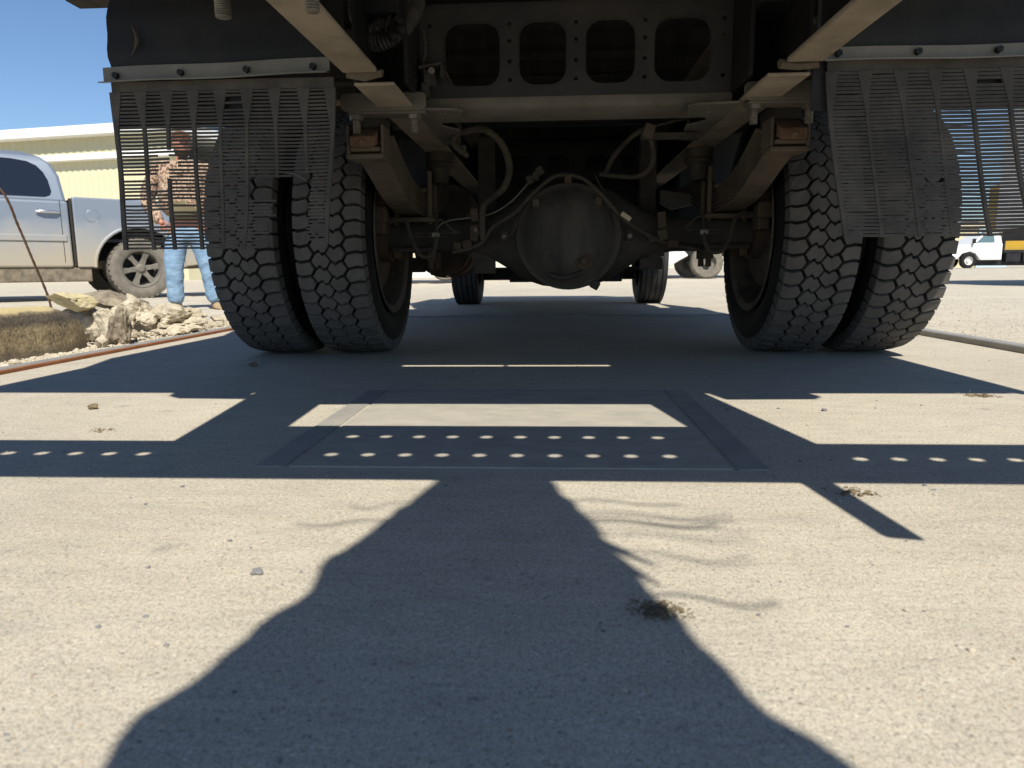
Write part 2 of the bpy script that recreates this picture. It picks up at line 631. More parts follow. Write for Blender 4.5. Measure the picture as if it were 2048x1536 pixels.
def rock(name, m, c, size, seed, sub=3, amp=.35, flat=0, label=None, cat='rubble', group=None, cut=True, rz=0):
    bm = bmesh.new()
    bmesh.ops.create_icosphere(bm, subdivisions=sub, radius=1)
    rnd = random.Random(seed)
    planes = [(Vector((rnd.uniform(-1, 1), rnd.uniform(-1, 1), rnd.uniform(-.6, 1))).normalized(), rnd.uniform(.45, .8)) for _ in range(9)]
    off = Vector((seed * 3.1, seed * 1.7, seed))
    for v in bm.verts:
        p = v.co.copy()
        if cut:
            for nrm, d in planes:
                q = p.dot(nrm)
                if q > d:
                    p -= nrm * (q - d)
        p += v.co * noise.noise(p * 1.5 + off) * amp
        p += v.co * noise.noise(p * 5 + off) * amp * .35
        if sub > 3:
            p += v.co * (noise.noise(p * 11 + off) * amp * .14 + noise.noise(p * 29 + off) * amp * .06)
        v.co = Vector((p.x * size[0], p.y * size[1], p.z * size[2]))
    zmin = min(v.co.z for v in bm.verts)
    for v in bm.verts:
        v.co.z = max(v.co.z - zmin, 0)
    me = bpy.data.meshes.new(name)
    bm.to_mesh(me)
    bm.free()
    me.materials.append(MT[m])
    ob = bpy.data.objects.new(name, me)
    col.objects.link(ob)
    ob.location = c
    ob.rotation_euler = (0, 0, rz)
    if sub > 2:
        me.polygons.foreach_set('use_smooth', [True] * len(me.polygons))
        me.set_sharp_from_angle(angle=R(35))
    tag(ob, label, cat, group)
    return ob


def V3(a, b, d):
    return (a, b, d)


# ------------------------------------------------------------------ the setting
def gz(x, y):
    z = -.006
    if x < -1.9:
        t = min(1, (-1.9 - x) / 1.2)
        z -= .054 * t * t * (3 - 2 * t)
    t = max(0, min(1, (y - 14) / 18))
    z += (.16 if x > -2 else .10) * t * t * (3 - 2 * t)
    if x > 1.9 or x < -2 or y > 5:
        z += .008 * noise.noise(Vector((x * .9, y * .9, 0)))*(1 if abs(x) > 2 else .4)
        z -= .003
    return z


def grid_axis(a, b, fine0, fine1, step, growth=1.25):
    out = []
    x = fine0
    while x < fine1:
        out.append(x)
        x += step
    out.append(fine1)
    s = step
    x = fine1
    while x < b:
        s *= growth
        x += s
        out.append(x)
    s = step
    x = fine0
    while x > a:
        s *= growth
        x -= s
        out.insert(0, x)
    return out


xs = grid_axis(-400, 400, -8, 8, .2)
ys = grid_axis(-40, 700, -1, 16, .2)
mb = MB()
mb.add([(x, y, gz(x, y) if not (-1.79 < x < 1.75 and -4 < y < 4.9) else -.05) for y in ys for x in xs],
       [(j * len(xs) + i, j * len(xs) + i + 1, (j + 1) * len(xs) + i + 1, (j + 1) * len(xs) + i) for j in range(len(ys) - 1) for i in range(len(xs) - 1)])
ground = tag(mb.build('ground', 'dirtroad', smooth=True), kind='structure')
tag(MB().box(-1.79, 1.75, -3.5, 4.90, -.2, 0).build('concrete_slab', 'concrete'), kind='structure')
tag(MB().box(-1.79, 1.75, 4.96, 12.2, -.2, .0).build('concrete_apron', mk_concrete('apron concrete', val=.98)), kind='structure')

# steel edging of the slab
tag(MB().box(-1.802, -1.791, -3.5, 4.90, -.1, .014).build('steel_edging', 'railrust', org=(-1.81, 0, 0), bev=.003),
    'long rusty steel edging along the left side of the concrete slab', 'edging', 'steel edgings round the slab')
tag(MB().box(-1.850, -1.803, -3.5, 4.90, -.1, .016).build('steel_edging', 'galvedge', org=(-1.85, 0, 0), bev=.003),
    'grey steel strip running just outside the rusty edging at left', 'edging', 'steel edgings round the slab')
tag(MB().box(1.752, 1.815, -3.5, 4.90, -.1, .026).build('steel_edging', 'galvedge', org=(1.8, 0, 0), bev=.004),
    'grey steel edging along the right side of the concrete slab', 'edging', 'steel edgings round the slab')
tag(MB().box(-1.78, 1.74, 4.915, 4.958, -.1, .014).build('steel_edging', 'galvedge', org=(0, 4.94, 0), bev=.003),
    'pale steel edging across the far end of the slab under the truck', 'edging', 'steel edgings round the slab')
# steel cover plate let into the slab, with a frame strip at either side
fr = empty('cover_plate', (-.07, 1.4, 0), 0, 'dusty grey steel cover plate let flush into the slab behind the axle', 'cover plate')
oc = (-.07, 1.4, 0)
MB().box(-.440, .296, 1.135, 1.880, -.01, .0022).build('plate', 'plate', fr, oc, bev=.0007)
MB().box(-.500, -.448, 1.135, 1.905, -.01, .0016).build('frame_strip', 'plateframe', fr, oc, bev=.0007)
MB().box(.304, .356, 1.135, 1.905, -.01, .0016).build('frame_strip', 'plateframe', fr, oc, bev=.0007)
MB().box(-.446, .302, 1.884, 1.905, -.01, .0016).build('frame_strip', 'plateframe', fr, oc, bev=.0007)

# ------------------------------------------------------------------ the truck
X0 = .065
TO = (X0, 0, 0)
trk = empty('flatbed_truck', TO, 0, 'big dusty flatbed truck seen low from behind with dual rear wheels', 'truck')


def T(mbk, name, m, parent=None, **k):
    """mesh given in WORLD coordinates -> part of the truck"""
    return mbk.build(name, m, parent or trk, TO, **k)


def U(u):
    return u + X0


# deck: thin plates round a slot added to pass a sun streak, with rub rails and beams
SLOT = (-.32, .39, 1.452, 1.488)
mb = MB()
zd0, zd1 = 1.165, 1.172
mb.box(U(-1.40), U(1.40), .955, SLOT[2], zd0, zd1)
mb.box(U(-1.40), U(1.40), SLOT[3], 5.05, zd0, zd1)
mb.box(U(-1.40), U(SLOT[0]), SLOT[2], SLOT[3], zd0, zd1)
mb.box(U(SLOT[1]), U(1.40), SLOT[2], SLOT[3], zd0, zd1)
mb.box(U(.03), U(.042), SLOT[2], SLOT[3], zd0, zd1)
deck = T(mb, 'deck', 'wood')
for s in (-1, 1):
    T(MB().box(U(s * 1.40 - .02), U(s * 1.40 + .02), .93, 5.05, 1.14, 1.22), 'side_rail', 'black_steel', bev=.004)
for s in (-1, 1):
    T(MB().box(U(s * 1.385) - .012, U(s * 1.385) + .012, 1.30, 5.05, 1.225, 1.66).box(U(s * 1.385) - .010, U(s * 1.385) + .010, 2.25, 5.05, 1.662, 2.06), 'shadow_board', 'black_steel', bev=.004)  # unseen boards added to push the truck's shadow farther left
T(MB().box(U(-1.38), U(1.38), .915, .950, 1.175, 1.225), 'rear_sill', 'black_steel', bev=.004)
y = 1.12
while y < 5:
    if abs(y - 1.47) > .09:
        T(MB().box(U(-1.375), U(1.375), y - .004, y + .004, 1.06, 1.164).box(U(-1.375), U(1.375), y - .03, y + .03, 1.052, 1.060), 'floor_beam', 'wood')
    y += .30
T(MB().box(U(-.46), U(.46), .935, .948, .945, 1.20), 'shadow_plate', 'black_steel', bev=.003)  # unseen plate added to shade the slab between the bars
for s, a, b in ((-1, .62, .84), (1, .60, .86)):
    T(MB().prism([(U(s * a), 1.17), (U(s * b), 1.17), (U(s * b), 1.10), (U(s * b - s * .035), 1.055), (U(s * a), 1.045)], .930, .938, lambda p, q, d: (p, d, q)), 'gusset', 'black_steel')

# frame rails: channel opening inwards
for s in (-1, 1):
    o, i = U(s * .550), U(s * .450)
    mb = MB()
    mb.box(min(o, i), max(o, i), 1.82, 7.6, .775, .783)
    mb.box(min(o, i), max(o, i), 1.82, 7.6, 1.04, 1.048)
    frl = T(mb, 'frame_rail', 'rail', bev=.002)
    MB().box(min(o, o - s * .008), max(o, o - s * .008), 1.82, 7.6, .7835, 1.0395).build('rail_web', 'black_steel', frl, TO)
    mb = MB().box(min(U(s * .572), U(s * .487)), max(U(s * .572), U(s * .487)), 1.25, 1.80, .800, .812)
    hbr = T(mb, 'hitch_bar', 'rail', bev=.004, seg=2)
    MB().box(min(U(s * .572), U(s * .562)), max(U(s * .572), U(s * .562)), 1.25, 1.80, .813, .98).build('bar_web', 'black_steel', hbr, TO)
    pl_ = [(-.60, .50), (-.618, .65), (-.690, 1.24), (-.465, 1.24), (-.439, .78), (-.43, .50)] if s < 0 else [(.63, .50), (.613, .636), (.512, 1.24), (.32, 1.24), (.399, .77), (.42, .50)]
    T(MB().prism([(U(a), b) for a, b in pl_], .83, .838, V3), 'shadow_bracket', 'black_steel')  # unseen plates shaped to widen the shadows of the bars
    # weld and scabs where the bar meets the rail
    mb = MB().tube([(U(s * .565), 1.81, .80), (U(s * .52), 1.815, .797), (U(s * .475), 1.81, .80)], .010, 7)
    w = T(mb, 'weld_bead', 'spring', smooth=True)
    wrinkle(w, .01, 60)
    # dark plates standing beside the rail above the bracket
    T(MB().box(min(U(s * .44), U(s * .452)), max(U(s * .44), U(s * .452)), 1.95, 2.14, .81, 1.15), 'side_plate', 'black_steel', bev=.002)
    T(MB().box(U(s * .50) - .05, U(s * .50) + .05, 1.90, 2.05, .97, 1.16), 'body_mount', 'black_steel', bev=.004)

# perforated rear bumper
holes = []
for k in range(10):
    holes.append(circ(U(-.292 + .0663 * k), .612, .0118))
    holes.append(circ(U(-.292 + .0663 * k), .750, .0118))
for k in range(9):
    holes.append(circ(U(-.640 - .064 * k), .615, .0118))
    holes.append(circ(U(.628 + .064 * k), .608, .0118))
outer = [(U(-1.22), .50), (U(1.22), .50), (U(1.22), .714), (U(.47), .714), (U(.47), .847), (U(-.47), .847), (U(-.47), .714), (U(-1.22), .714)]
mb = plate_holes(outer, holes, .004, lambda a, b, d: (a, b, .75 + d))
mb.box(U(-1.22), U(1.22), .494, .499, .715, .752)
bumper = T(mb, 'rear_bumper', 'rail')
T(MB().box(.540, .588, .30, .50, -.012, .012, Matrix.Rotation(0, 3, 'X')).__class__().loft(
    [[(.540, .50, .735), (.590, .50, .735), (.590, .50, .748), (.540, .50, .748)],
     [(.548, .325, .645), (.592, .315, .645), (.592, .315, .660), (.548, .325, .660)]]), 'step_arm', 'rail', bev=.004)

# rear cross member with four windows and rows of bolt holes
YX = 2.15
wins = [(-.370, -.211), (-.157, -.022), (.032, .172), (.225, .382)]
holes = [rrect(U(a), U(b), .846, 1.017, .045, 5) for a, b in wins]
for u in (-.184, .005, .199, .418, -.412):
    for z in (.862, .912, .967, 1.012):
        if abs(u) > .4 and z in (.912,):
            continue
        holes.append(circ(U(u), z, .0062, 10))
mb = plate_holes([(U(-.447), .815), (U(.447), .815), (U(.447), 1.07), (U(-.447), 1.07)], holes, .008, lambda a, b, d: (a, YX + d, b))
xm = T(mb, 'cross_member', 'xmember')
# bent lower flange running forward, rounded
prof = [(2.146, .8155), (2.146, .800), (2.151, .790), (2.160, .784), (2.30, .778), (2.30, .784), (2.162, .790), (2.154, .798), (2.154, .8155)]
mb = MB().prism([(a, b) for a, b in prof], U(-.447), U(.447), lambda a, b, d: (d, a, b))
mb.build('lower_flange', 'flange', xm, TO, smooth=True, angle=50)
for k, (a, b) in enumerate(wins):
    pts = [(x, YX - .005, z) for x, z in rrect(U(a), U(b), .846, 1.017, .045, 5)]
    MB().tube(pts + [pts[0]], .0017, 6, cap=False).build('rolled_edge', 'xmember', xm, TO, smooth=True)
T(MB().box(U(-.45), U(.45), 2.12, 2.16, 1.085, 1.13), 'top_angle', 'black_steel', bev=.003)

# gusset plates at the ends of the cross member
for s in (-1, 1):
    poly = [(.448, 2.06), (.335, 2.075), (.315, 2.10), (.330, 2.20), (.39, 2.235), (.41, 2.29), (.385, 2.34), (.36, 2.37), (.385, 2.62), (.448, 2.64)]
    holes = [circ(.41, 2.13, .012, 10), circ(.375, 2.115, .010, 10), (circ(.345, 2.13, .010, 10)), circ(.385, 2.165, .012, 10), circ(.35, 2.175, .009, 10)]
    mb = plate_holes([(U(s * a), b) for a, b in poly], [[(U(s * a), b) for a, b in h] for h in holes], .006, lambda a, b, d: (a, b, .770 + d))
    T(mb, 'gusset_plate', 'flange')

# clamp plates across the rails with threaded studs


def stud(p, L, r, name='threaded_stud'):
    n = int(L / .0045)
    pts, rr = [], []
    for i in range(n * 2 + 1):
        pts.append((p[0], p[1], p[2] - L * i / (2 * n)))
    mbk = MB().tube(pts, lambda t: r * (1.0 if int(round(t * 2 * n)) % 2 else .86), 12)
    mbk.tube([(p[0], p[1], p[2] + .0), (p[0], p[1], p[2] - .014)], r * 1.75, 6)
    return T(mbk, name, 'bolt', smooth=True, angle=60)


for s, yy in ((-1, 2.05), (1, 2.03)):
    ca, cb = (U(-.652), U(-.412)) if s < 0 else (U(.452), U(.675))
    z0 = .765 if s < 0 else .768
    poly = rrect(ca, cb, z0, z0 + .048, .014, 4)
    mb = MB().prism(poly, yy, yy + .008, lambda a, b, d: (a, d, b))
    pl = T(mb, 'clamp_plate', 'flange', bev=.002, seg=2)
    MB().box(ca + .016, cb - .004, yy + .009, yy + .075, z0 - .006, z0 + .002).build('lower_web', 'flange', pl, TO, bev=.002)
    for xx in ((ca + .035, cb - .040)):
        stud((xx, yy + .035, z0 - .004), .052, .0115)
# big studs hanging from the deck
stud((-.661, 1.5, 1.06), .228, .0165, 'hanging_stud')
q_ = at(625, 24, 1.2)
stud((q_.x, 1.2, q_.z + .2), .2, .0125, 'hanging_stud')

# body panels, hanger strips and mudflaps


def side_panel(xin, xout, y, z0, z1):
    n = 20
    mbk = MB()
    rings = []
    for i in range(n + 1):
        z = z0 + (z1 - z0) * i / n
        w = .006 * math.sin((z - z0) * 22) + .002 * math.sin((z - z0) * 61)
        xo = xout + (w if xout < 0 else -w)
        a, b = (xo, xin) if xout < 0 else (xin, xo)
        rings.append([(a, y + w, z), (a + .02, y + w * .6, z), (b, y, z), (b, y + .004, z), (a, y + .004 + w, z)])
    mbk.loft(rings)
    return mbk


def hanger(x0, x1, y, z0, z1, nb, slope=0):
    a = min(x0, x1)
    b = max(x0, x1)
    mbk = MB()
    n = 16
    rings = []
    for i in range(n + 1):
        t = i / n
        x = a + (b - a) * t
        zz = slope * t + .0015 * math.sin(t * 9)
        rings.append([(x, y, z1 + zz), (x, y - .003, z1 + zz), (x, y - .003, z0 + .003 + zz), (x, y - .030, z0 - .004 + zz), (x, y - .030, z0 - .007 + zz), (x, y, z0 + zz)])
    mbk.loft(rings)
    h = T(mbk, 'hanger_strip', 'galv')
    for k in range(nb):
        xx = a + (b - a) * (.06 + .87 * k / max(1, nb - 1))
        zz = z0 + .015 + slope * (xx - a) / (b - a)
        MB().cyl((xx, y - .004, zz), (xx, y - .014, zz), .0085, 6).build('hex_bolt', 'black_steel', h, TO)
    return h


def flap(xs_top, xs_bot, y, ztop, zbot, rows, alive, ribend, wob, name, label=None, seed=1, bar=1.25):
    """xs_top / xs_bot: x of every rib at the top and the bottom of the flap"""
    rnd = random.Random(seed)
    mbk = MB()
    nc = len(xs_top) - 1
    H = ztop - zbot
    z_first = ztop - .026
    pitch = (z_first - zbot) / rows

    def pos(c, t):
        """c: column coordinate, t: 0 top .. 1 bottom"""
        i = min(int(c), nc - 1)
        f = c - i
        xt = xs_top[i] * (1 - f) + xs_top[i + 1] * f
        xb = xs_bot[i] * (1 - f) + xs_bot[i + 1] * f
        tt = t ** 1.25
        x = xt * (1 - tt) + xb * tt
        yy = y + wob * math.sin(t * 5 + c * .9) * (t + .1) + .008 * t * math.sin(c * 2.1)
        return Vector((x, yy, ztop - H * t))
    # solid top strip
    top = []
    for k in range(nc * 3 + 1):
        c = k / 3
        p = pos(c, 0)
        q = pos(c, (ztop - z_first) / H)
        top.append([(p.x, p.y, p.z), (q.x, q.y, q.z), (q.x, q.y + .005, q.z), (p.x, p.y + .005, p.z)])
    mbk.loft(top)

    def rw(r):      # half width of a rib at row r: flares at the top
        return .0045 + max(0, (1 - r / 10)) ** 1.2 * .013
    for c in range(nc + 1):
        end = ribend[c]
        segs = end if isinstance(end, list) else [(0, end)]
        for r0, r1 in segs:
            rings = []
            r = r0
            while r <= r1 + .001:
                t = (ztop - z_first + r * pitch) / H
                p = pos(min(c, nc - .0001) if c == nc else c, min(t, 1))
                w = rw(r) if 0 < c < nc else .0055 + max(0, 1 - r / 11) * .010
                if c == 0:
                    p.x += w - .0055
                if c == nc:
                    p.x -= w - .0055
                rings.append([(p.x - w, p.y - .0035, p.z), (p.x + w, p.y - .0035, p.z), (p.x + w, p.y + .004, p.z), (p.x - w, p.y + .004, p.z)])
                r += 1
            if len(rings) > 1:
                mbk.loft(rings)
    for c in range(nc):
        for r in range(rows):
            k = alive(c, r, rnd)
            if not k:
                continue
            c0, c1 = (c, c + 1) if k is True else k
            t = (ztop - z_first + (r + .5) * pitch) / H
            sag = rnd.uniform(-.0009, .0009) if rnd.random() < .12 else rnd.uniform(-.0002, .0002)
            pts = []
            for j in range(5):
                cc = c0 + (c1 - c0) * j / 4
                p = pos(min(max(cc, 0), nc - .0001), t)
                ex = (cc - c1) if k is not True else 0
                p.z += sag * math.sin(j / 4 * PI) * 2
                p.y += rnd.uniform(-.0003, .0003)
                pts.append(p)
            mbk.tube(pts, .0030, 4, flat=bar)
    return T(mbk, name, 'flap')


# left side
YL = 1.90
T(side_panel(-.585, -1.150, YL + .012, .702, 1.10), 'fender_panel', 'black_steel', smooth=True)
for a_, b_, w_ in (((262, 50), (268, 100), .004), ((272, 60), (262, 112), .0025)):
    p_, q_ = at(*a_, 1.898), at(*b_, 1.898)
    T(MB().tube(smoothpath([p_, (p_ + q_) / 2 + Vector((.012, -.002, 0)), q_], 5), lambda t: .0008 + w_ * math.sin(t * PI), 5, flat=.5), 'mud_smear', 'spring')
hanger(-1.165, -.566, YL - .004, .815, .852, 4, .012)
xt = [at(p, 180, YL).x for p in (223, 280, 333, 386, 441, 496, 550, 607, 668)]
xb = [at(p, 500, YL).x for p in (257, 308, 351, 401, 441, 491, 555, 617, 655)]
zt, zb = .818, at(300, 500, YL).z
NR = 44


def alive_left(c, r, rnd):
    if c == 1 and 17 <= r <= 21 and rnd.random() < .6:
        return (1.0, 1.5)
    if c == 1 and (22 <= r <= 26):
        return False if rnd.random() < .7 else (1, 1.4)
    if c == 2 and (18 <= r <= 20):
        return (2.35, 3)
    if c == 1 and r in (33, 34, 35, 36, 37, 38):
        return False if r < 37 else True
    if c == 2 and 30 <= r <= 33:
        return rnd.random() > .5
    if c == 5:
        if 24 <= r <= 29:
            return False
        if r > 29:
            return (5, 5.75 + rnd.uniform(-.02, .25 if r < 35 else .04))
    if c == 6 and r > 22:
        return (6, 6.5) if r == 23 else False
    if c == 7 and r > 22:
        return (7.28 - .02 * (r - 22), 8.0) if r < 42 else False
    return rnd.random() > .012


class _L:
    pass


ends = [NR, NR, [(0, 16), (24, NR + .5)], NR, NR, NR, 24, 23, 43]
fl = flap(xt, xb, YL, zt, zb, NR, alive_left, ends, .010, 'mudflap', seed=3)
fl['label'] = 'torn slotted rubber mudflap'
# loose tongue
mb = MB().tube([at(571, 345, 1.9), at(590, 348, 1.89), at(614, 361, 1.88)], .003, 5)
T(mb, 'loose_strand', 'flap')
# tiny nail heads of sky-blue light are real holes in the panel: skipped

# right side
YR = 1.86
T(side_panel(.640, 1.275, YR + .012, .705, 1.10), 'fender_panel', 'black_steel', smooth=True)
hanger(.650, 1.29, YR - .004, .815, .845, 4, .0)
xt = [at(p, 150, YR).x for p in (1653, 1727, 1798, 1866, 1936, 2008, 2080)]
xb = [at(p, 475, YR).x for p in (1690, 1765, 1838, 1908, 1986, 2062, 2140)]
zb = at(1700, 475, YR).z


def alive_right(c, r, rnd):
    return rnd.random() > .01


flap(xt, xb, YR, .818, zb, 45, alive_right, [45] * 7, .006, 'mudflap', seed=9, bar=1.62)

# ---- wheels
TR = .460


def tyre_profile(hw, tr, sw, rimr):
    return [(-hw * .80, rimr), (-hw * .98, rimr + .02), (-sw, rimr + .07), (-sw, rimr + .10), (-hw * 1.0, tr - .035), (-hw * .96, tr - .020), (-hw * .5, tr - .016), (0, tr - .015),
            (hw * .5, tr - .016), (hw * .96, tr - .020), (hw, tr - .035), (sw, rimr + .10), (sw, rimr + .07), (hw * .98, rimr + .02), (hw * .80, rimr)]


def blocks_mesh(hw, tr, nrow):
    """tread lugs of a traction tyre, four interlocking rows"""
    mbk = MB()
    p = 2 * PI / nrow
    cols = [(-.745 * hw, 0), (-.229 * hw, .5), (.229 * hw, 0), (.745 * hw, .5)]
    rnd = random.Random(5)
    for ci, (cx, ph) in enumerate(cols):
        w = hw * (.255 if ci in (0, 3) else .23)
        for k in range(nrow):
            a0 = (k + ph) * p
            g = .080            # groove share of the pitch
            h = .5 - g * 1.15
            e = w * (.34 if ci in (1, 2) else .26)
            wi = w - (.0003 if ci in (1, 2) else .0012)
            if ci == 0:
                poly = [(-wi * 1.02, -h + .02), (-wi * 1.02, h), (-.3 * wi, h + .07), (wi - e, h - .02), (wi + e * .55, .02), (wi - e, -h - .02), (-.3 * wi, -h + .09)]
            elif ci == 3:
                poly = [(wi * 1.02, h - .02), (wi * 1.02, -h), (.3 * wi, -h - .07), (-wi + e, -h + .02), (-wi - e * .55, -.02), (-wi + e, h + .02), (.3 * wi, h - .09)]
            else:
                sg = 1 if ci == 1 else -1
                poly = [(-wi + e, -h), (-wi - e * .55, 0), (-wi + e, h), (-.10 * w, h - .19 * sg), (.20 * w, h + .05), (wi - e, h), (wi + e * .55, 0), (wi - e, -h), (.20 * w, -h + .05), (-.10 * w, -h - .19 * sg)]
            # radius falls towards the shoulder
            vs_t, vs_b = [], []
            jr = rnd.uniform(-.0008, .0008)
            for x, y in poly:
                xx = cx + x
                rad = tr - .010 * (abs(xx) / hw) ** 4 + jr
                th = a0 + y * p
                vs_t.append((xx, math.cos(th) * rad, math.sin(th) * rad))
                xb_ = cx + x * 1.05
                thb = a0 + y * 1.06 * p
                rb = tr - .024 - .010 * (abs(xx) / hw) ** 3
                vs_b.append((xb_, math.cos(thb) * rb, math.sin(thb) * rb))
            n = len(poly)
            mbk.add(vs_t + vs_b, [tuple(range(n))] + [(i, (i + 1) % n, n + (i + 1) % n, n + i) for i in range(n)])
    # outer shoulder lug faces
    for sgn in (-1, 1):
        for k in range(nrow):
            a0 = (k + (.0 if sgn < 0 else .5)) * p
            vs = []
            for xx, rad in ((sgn * hw * 1.0, tr - .010), (sgn * hw * 1.03, tr - .050)):
                for y in (-.40, .40):
                    th = a0 + y * p
                    vs.append((xx, math.cos(th) * rad, math.sin(th) * rad))
            for xx, rad in ((sgn * hw * .92, tr - .018), (sgn * hw * .95, tr - .052)):
                for y in (-.43, .43):
                    th = a0 + y * p
                    vs.append((xx, math.cos(th) * rad, math.sin(th) * rad))
            mbk.add(vs, [(0, 1, 3, 2), (0, 2, 6, 4), (1, 5, 7, 3), (0, 4, 5, 1), (2, 3, 7, 6)])
    return mbk


def make_wheel(u, rot0, inner):
    """one rear wheel; u = centre"""
    c = (U(u), 2.86, TR)
    e = bpy.data.objects.new('rear_wheel', None)
    col.objects.link(e)
    e.parent = trk
    e.location = (u, 2.86, TR)
    e.rotation_euler = (rot0, 0, 0)
    z = (0, 0, 0)
    MB().rev(tyre_profile(.115, TR, .132, .285), z, 'X', 96).build('tyre', 'rubber', e, z, smooth=True)
    blocks_mesh(.118, TR, 54).build('tread', 'tread', e, z, bev=.0012)
    s = 1 if u > 0 else -1
    # rim: lips, barrel and disc
    prof = [(-s * .118, .292), (-s * .124, .305), (-s * .130, .300), (-s * .118, .275), (-s * .085, .262), (-s * .02, .255), (s * .06, .258), (s * .075, .20), (s * .085, .12), (s * .09, .0)]
    MB().rev(prof, z, 'X', 64).build('rim', 'rim', e, z, smooth=True)
    return e


wheels = []
for u, r0 in ((-1.127, .02), (-.822, .05), (.828, .035), (1.133, .0)):
    wheels.append(make_wheel(u, r0, abs(u) < 1))
for s in (-1, 1):
    # brake drum, backing plate and hub inside the inner wheel
    mb = MB().rev([(-s * .10, 0), (-s * .10, .10), (-s * .06, .105), (-s * .055, .19), (-s * .045, .205), (s * .06, .208), (s * .07, 0)], (U(s * .80), 2.86, TR), 'X', 48)
    T(mb, 'brake_drum', 'drum', smooth=True)
    mb = MB().cyl((U(s * .72), 2.72, .60), (U(s * .66), 2.70, .60), .045, 16)
    mb.box(U(s * .70) - .02, U(s * .70) + .02, 2.66, 2.74, .46, .63)
    mb.box(U(s * .70) - .028, U(s * .70) + .028, 2.64, 2.70, .50, .56)
    T(mb, 'brake_caliper', 'drum', bev=.006, seg=2)

# ---- rear axle: housing, cover, brackets, pipes
AZ = .455
rings = []
for u, hz, hy in ((-.74, .058, .058), (-.60, .060, .060), (-.46, .062, .062), (-.36, .070, .066), (-.28, .098, .080), (-.22, .135, .10), (-.17, .170, .115), (-.10, .195, .125), (0, .206, .13),
                  (.10, .195, .125), (.17, .170, .115), (.22, .135, .10), (.28, .098, .080), (.36, .070, .066), (.46, .062, .062), (.60, .060, .060), (.74, .058, .058)):
    ring = []
    for k in range(28):
        th = 2 * PI * k / 28
        cy, cz = math.cos(th), math.sin(th)
        ring.append((U(u), 2.86 + math.copysign(abs(cy) ** .8, cy) * hy, AZ + math.copysign(abs(cz) ** .8, cz) * hz))
    rings.append(ring)
ax = T(MB().loft(rings), 'axle_housing', 'axle', smooth=True, angle=60)
wrinkle(ax, .003, 30)
cv = [(-.24, 0.0)]
prof = []
for k in range(17):
    q = k / 16
    prof.append((-.135 - .085 * (1 - q ** 3.2), max(.001, .182 * q)))
prof += [(-.132, .196), (-.118, .198), (-.105, .196), (-.10, .18)]
mb = MB().rev(prof, (U(.0), 2.86, AZ - .01), 'Y', 64)
cover = T(mb, 'differential_cover', 'cover', smooth=True, angle=50)
p = at(1168, 522, 2.66)
MB().tube([p + Vector((0, .03, 0)), p + Vector((0, -.012, 0))], .032, 20).tube([p + Vector((0, -.012, 0)), p + Vector((0, -.028, 0))], .016, 6).build('drain_plug', 'drum', cover, TO, bev=.002)
pts = [at(1100, 548, 2.675), at(1118, 556, 2.67), at(1145, 552, 2.668), at(1165, 544, 2.672)]
MB().tube(pts, .010, 6).build('cast_ledge', 'axle', cover, TO, smooth=True)
q = at(1192, 572, 2.74)
MB().box(q.x - .02, q.x + .012, 2.72, 2.76, q.z - .012, q.z + .02, Matrix.Rotation(.5, 3, 'Y')).build('lug', 'axle', cover, TO, bev=.004)
for k in range(14):
    th = PI * (.06 + k / 14 * 2)
    MB().cyl((U(0) + .190 * math.cos(th), 2.745, AZ - .01 + .190 * math.sin(th)), (U(0) + .190 * math.cos(th), 2.735, AZ - .01 + .190 * math.sin(th)), .007, 6).build('cover_bolt', 'axle', cover, TO)


def hose(pts, r, name='brake_hose', m='hose', n=8):
    return T(MB().tube(smoothpath(pts, 8), r, n), name, m, smooth=True)


def blk(px, py, Y, w, h, d, name, m='axle', ry=0):
    c = at(px, py, Y)
    return T(MB().box(c.x - w / 2, c.x + w / 2, c.y - d / 2, c.y + d / 2, c.z - h / 2, c.z + h / 2, Matrix.Rotation(ry, 3, 'Y')), name, m, bev=.003, seg=2)


# loop over the top of the banjo, clipped at three points
hose([at(905, 505, 2.74), at(960, 488, 2.74), at(985, 455, 2.72), at(1030, 425, 2.68), at(1068, 385, 2.68), at(1105, 355, 2.70), at(1136, 350, 2.70), at(1170, 360, 2.69), at(1205, 392, 2.68), at(1250, 440, 2.68),
      at(1300, 472, 2.72), at(1335, 487, 2.75), at(1400, 500, 2.76)], .0075, 'axle_hose')
hose([at(985, 492, 2.73), at(1020, 470, 2.7), at(1035, 440, 2.69), at(1042, 410, 2.69)], .0035, 'axle_pipe')
hose([at(870, 470, 2.76), at(880, 450, 2.75), at(905, 440, 2.75), at(975, 430, 2.74), at(1020, 405, 2.72), at(1060, 362, 2.72), at(1072, 345, 2.73)], .0028, 'axle_pipe', 'galv', 6)
hose([at(1190, 350, 2.72), at(1215, 400, 2.70), at(1235, 450, 2.69), at(1250, 470, 2.7)], .003, 'axle_pipe')
tg = at(1252, 433, 2.67)
T(MB().box(tg.x - .020, tg.x + .020, tg.y - .004, tg.y, tg.z - .008, tg.z + .008, Matrix.Rotation(.62, 3, 'Y')), 'paper_tag', 'tag')
for px, py in ((1072, 406), (1136, 358), (1197, 402)):
    blk(px, py, 2.70, .026, .030, .02, 'hose_clip', 'drum')
for px, py in ((1009, 472), (1259, 470)):
    c = at(px, py, 2.74)
    b = blk(px, py, 2.75, .030, .038, .015, 'pipe_clip', 'axle')
    MB().cyl((c.x, c.y - .004, c.z - .004), (c.x, c.y - .020, c.z - .004), .009, 6).build('clip_bolt', 'bolt', b, TO)
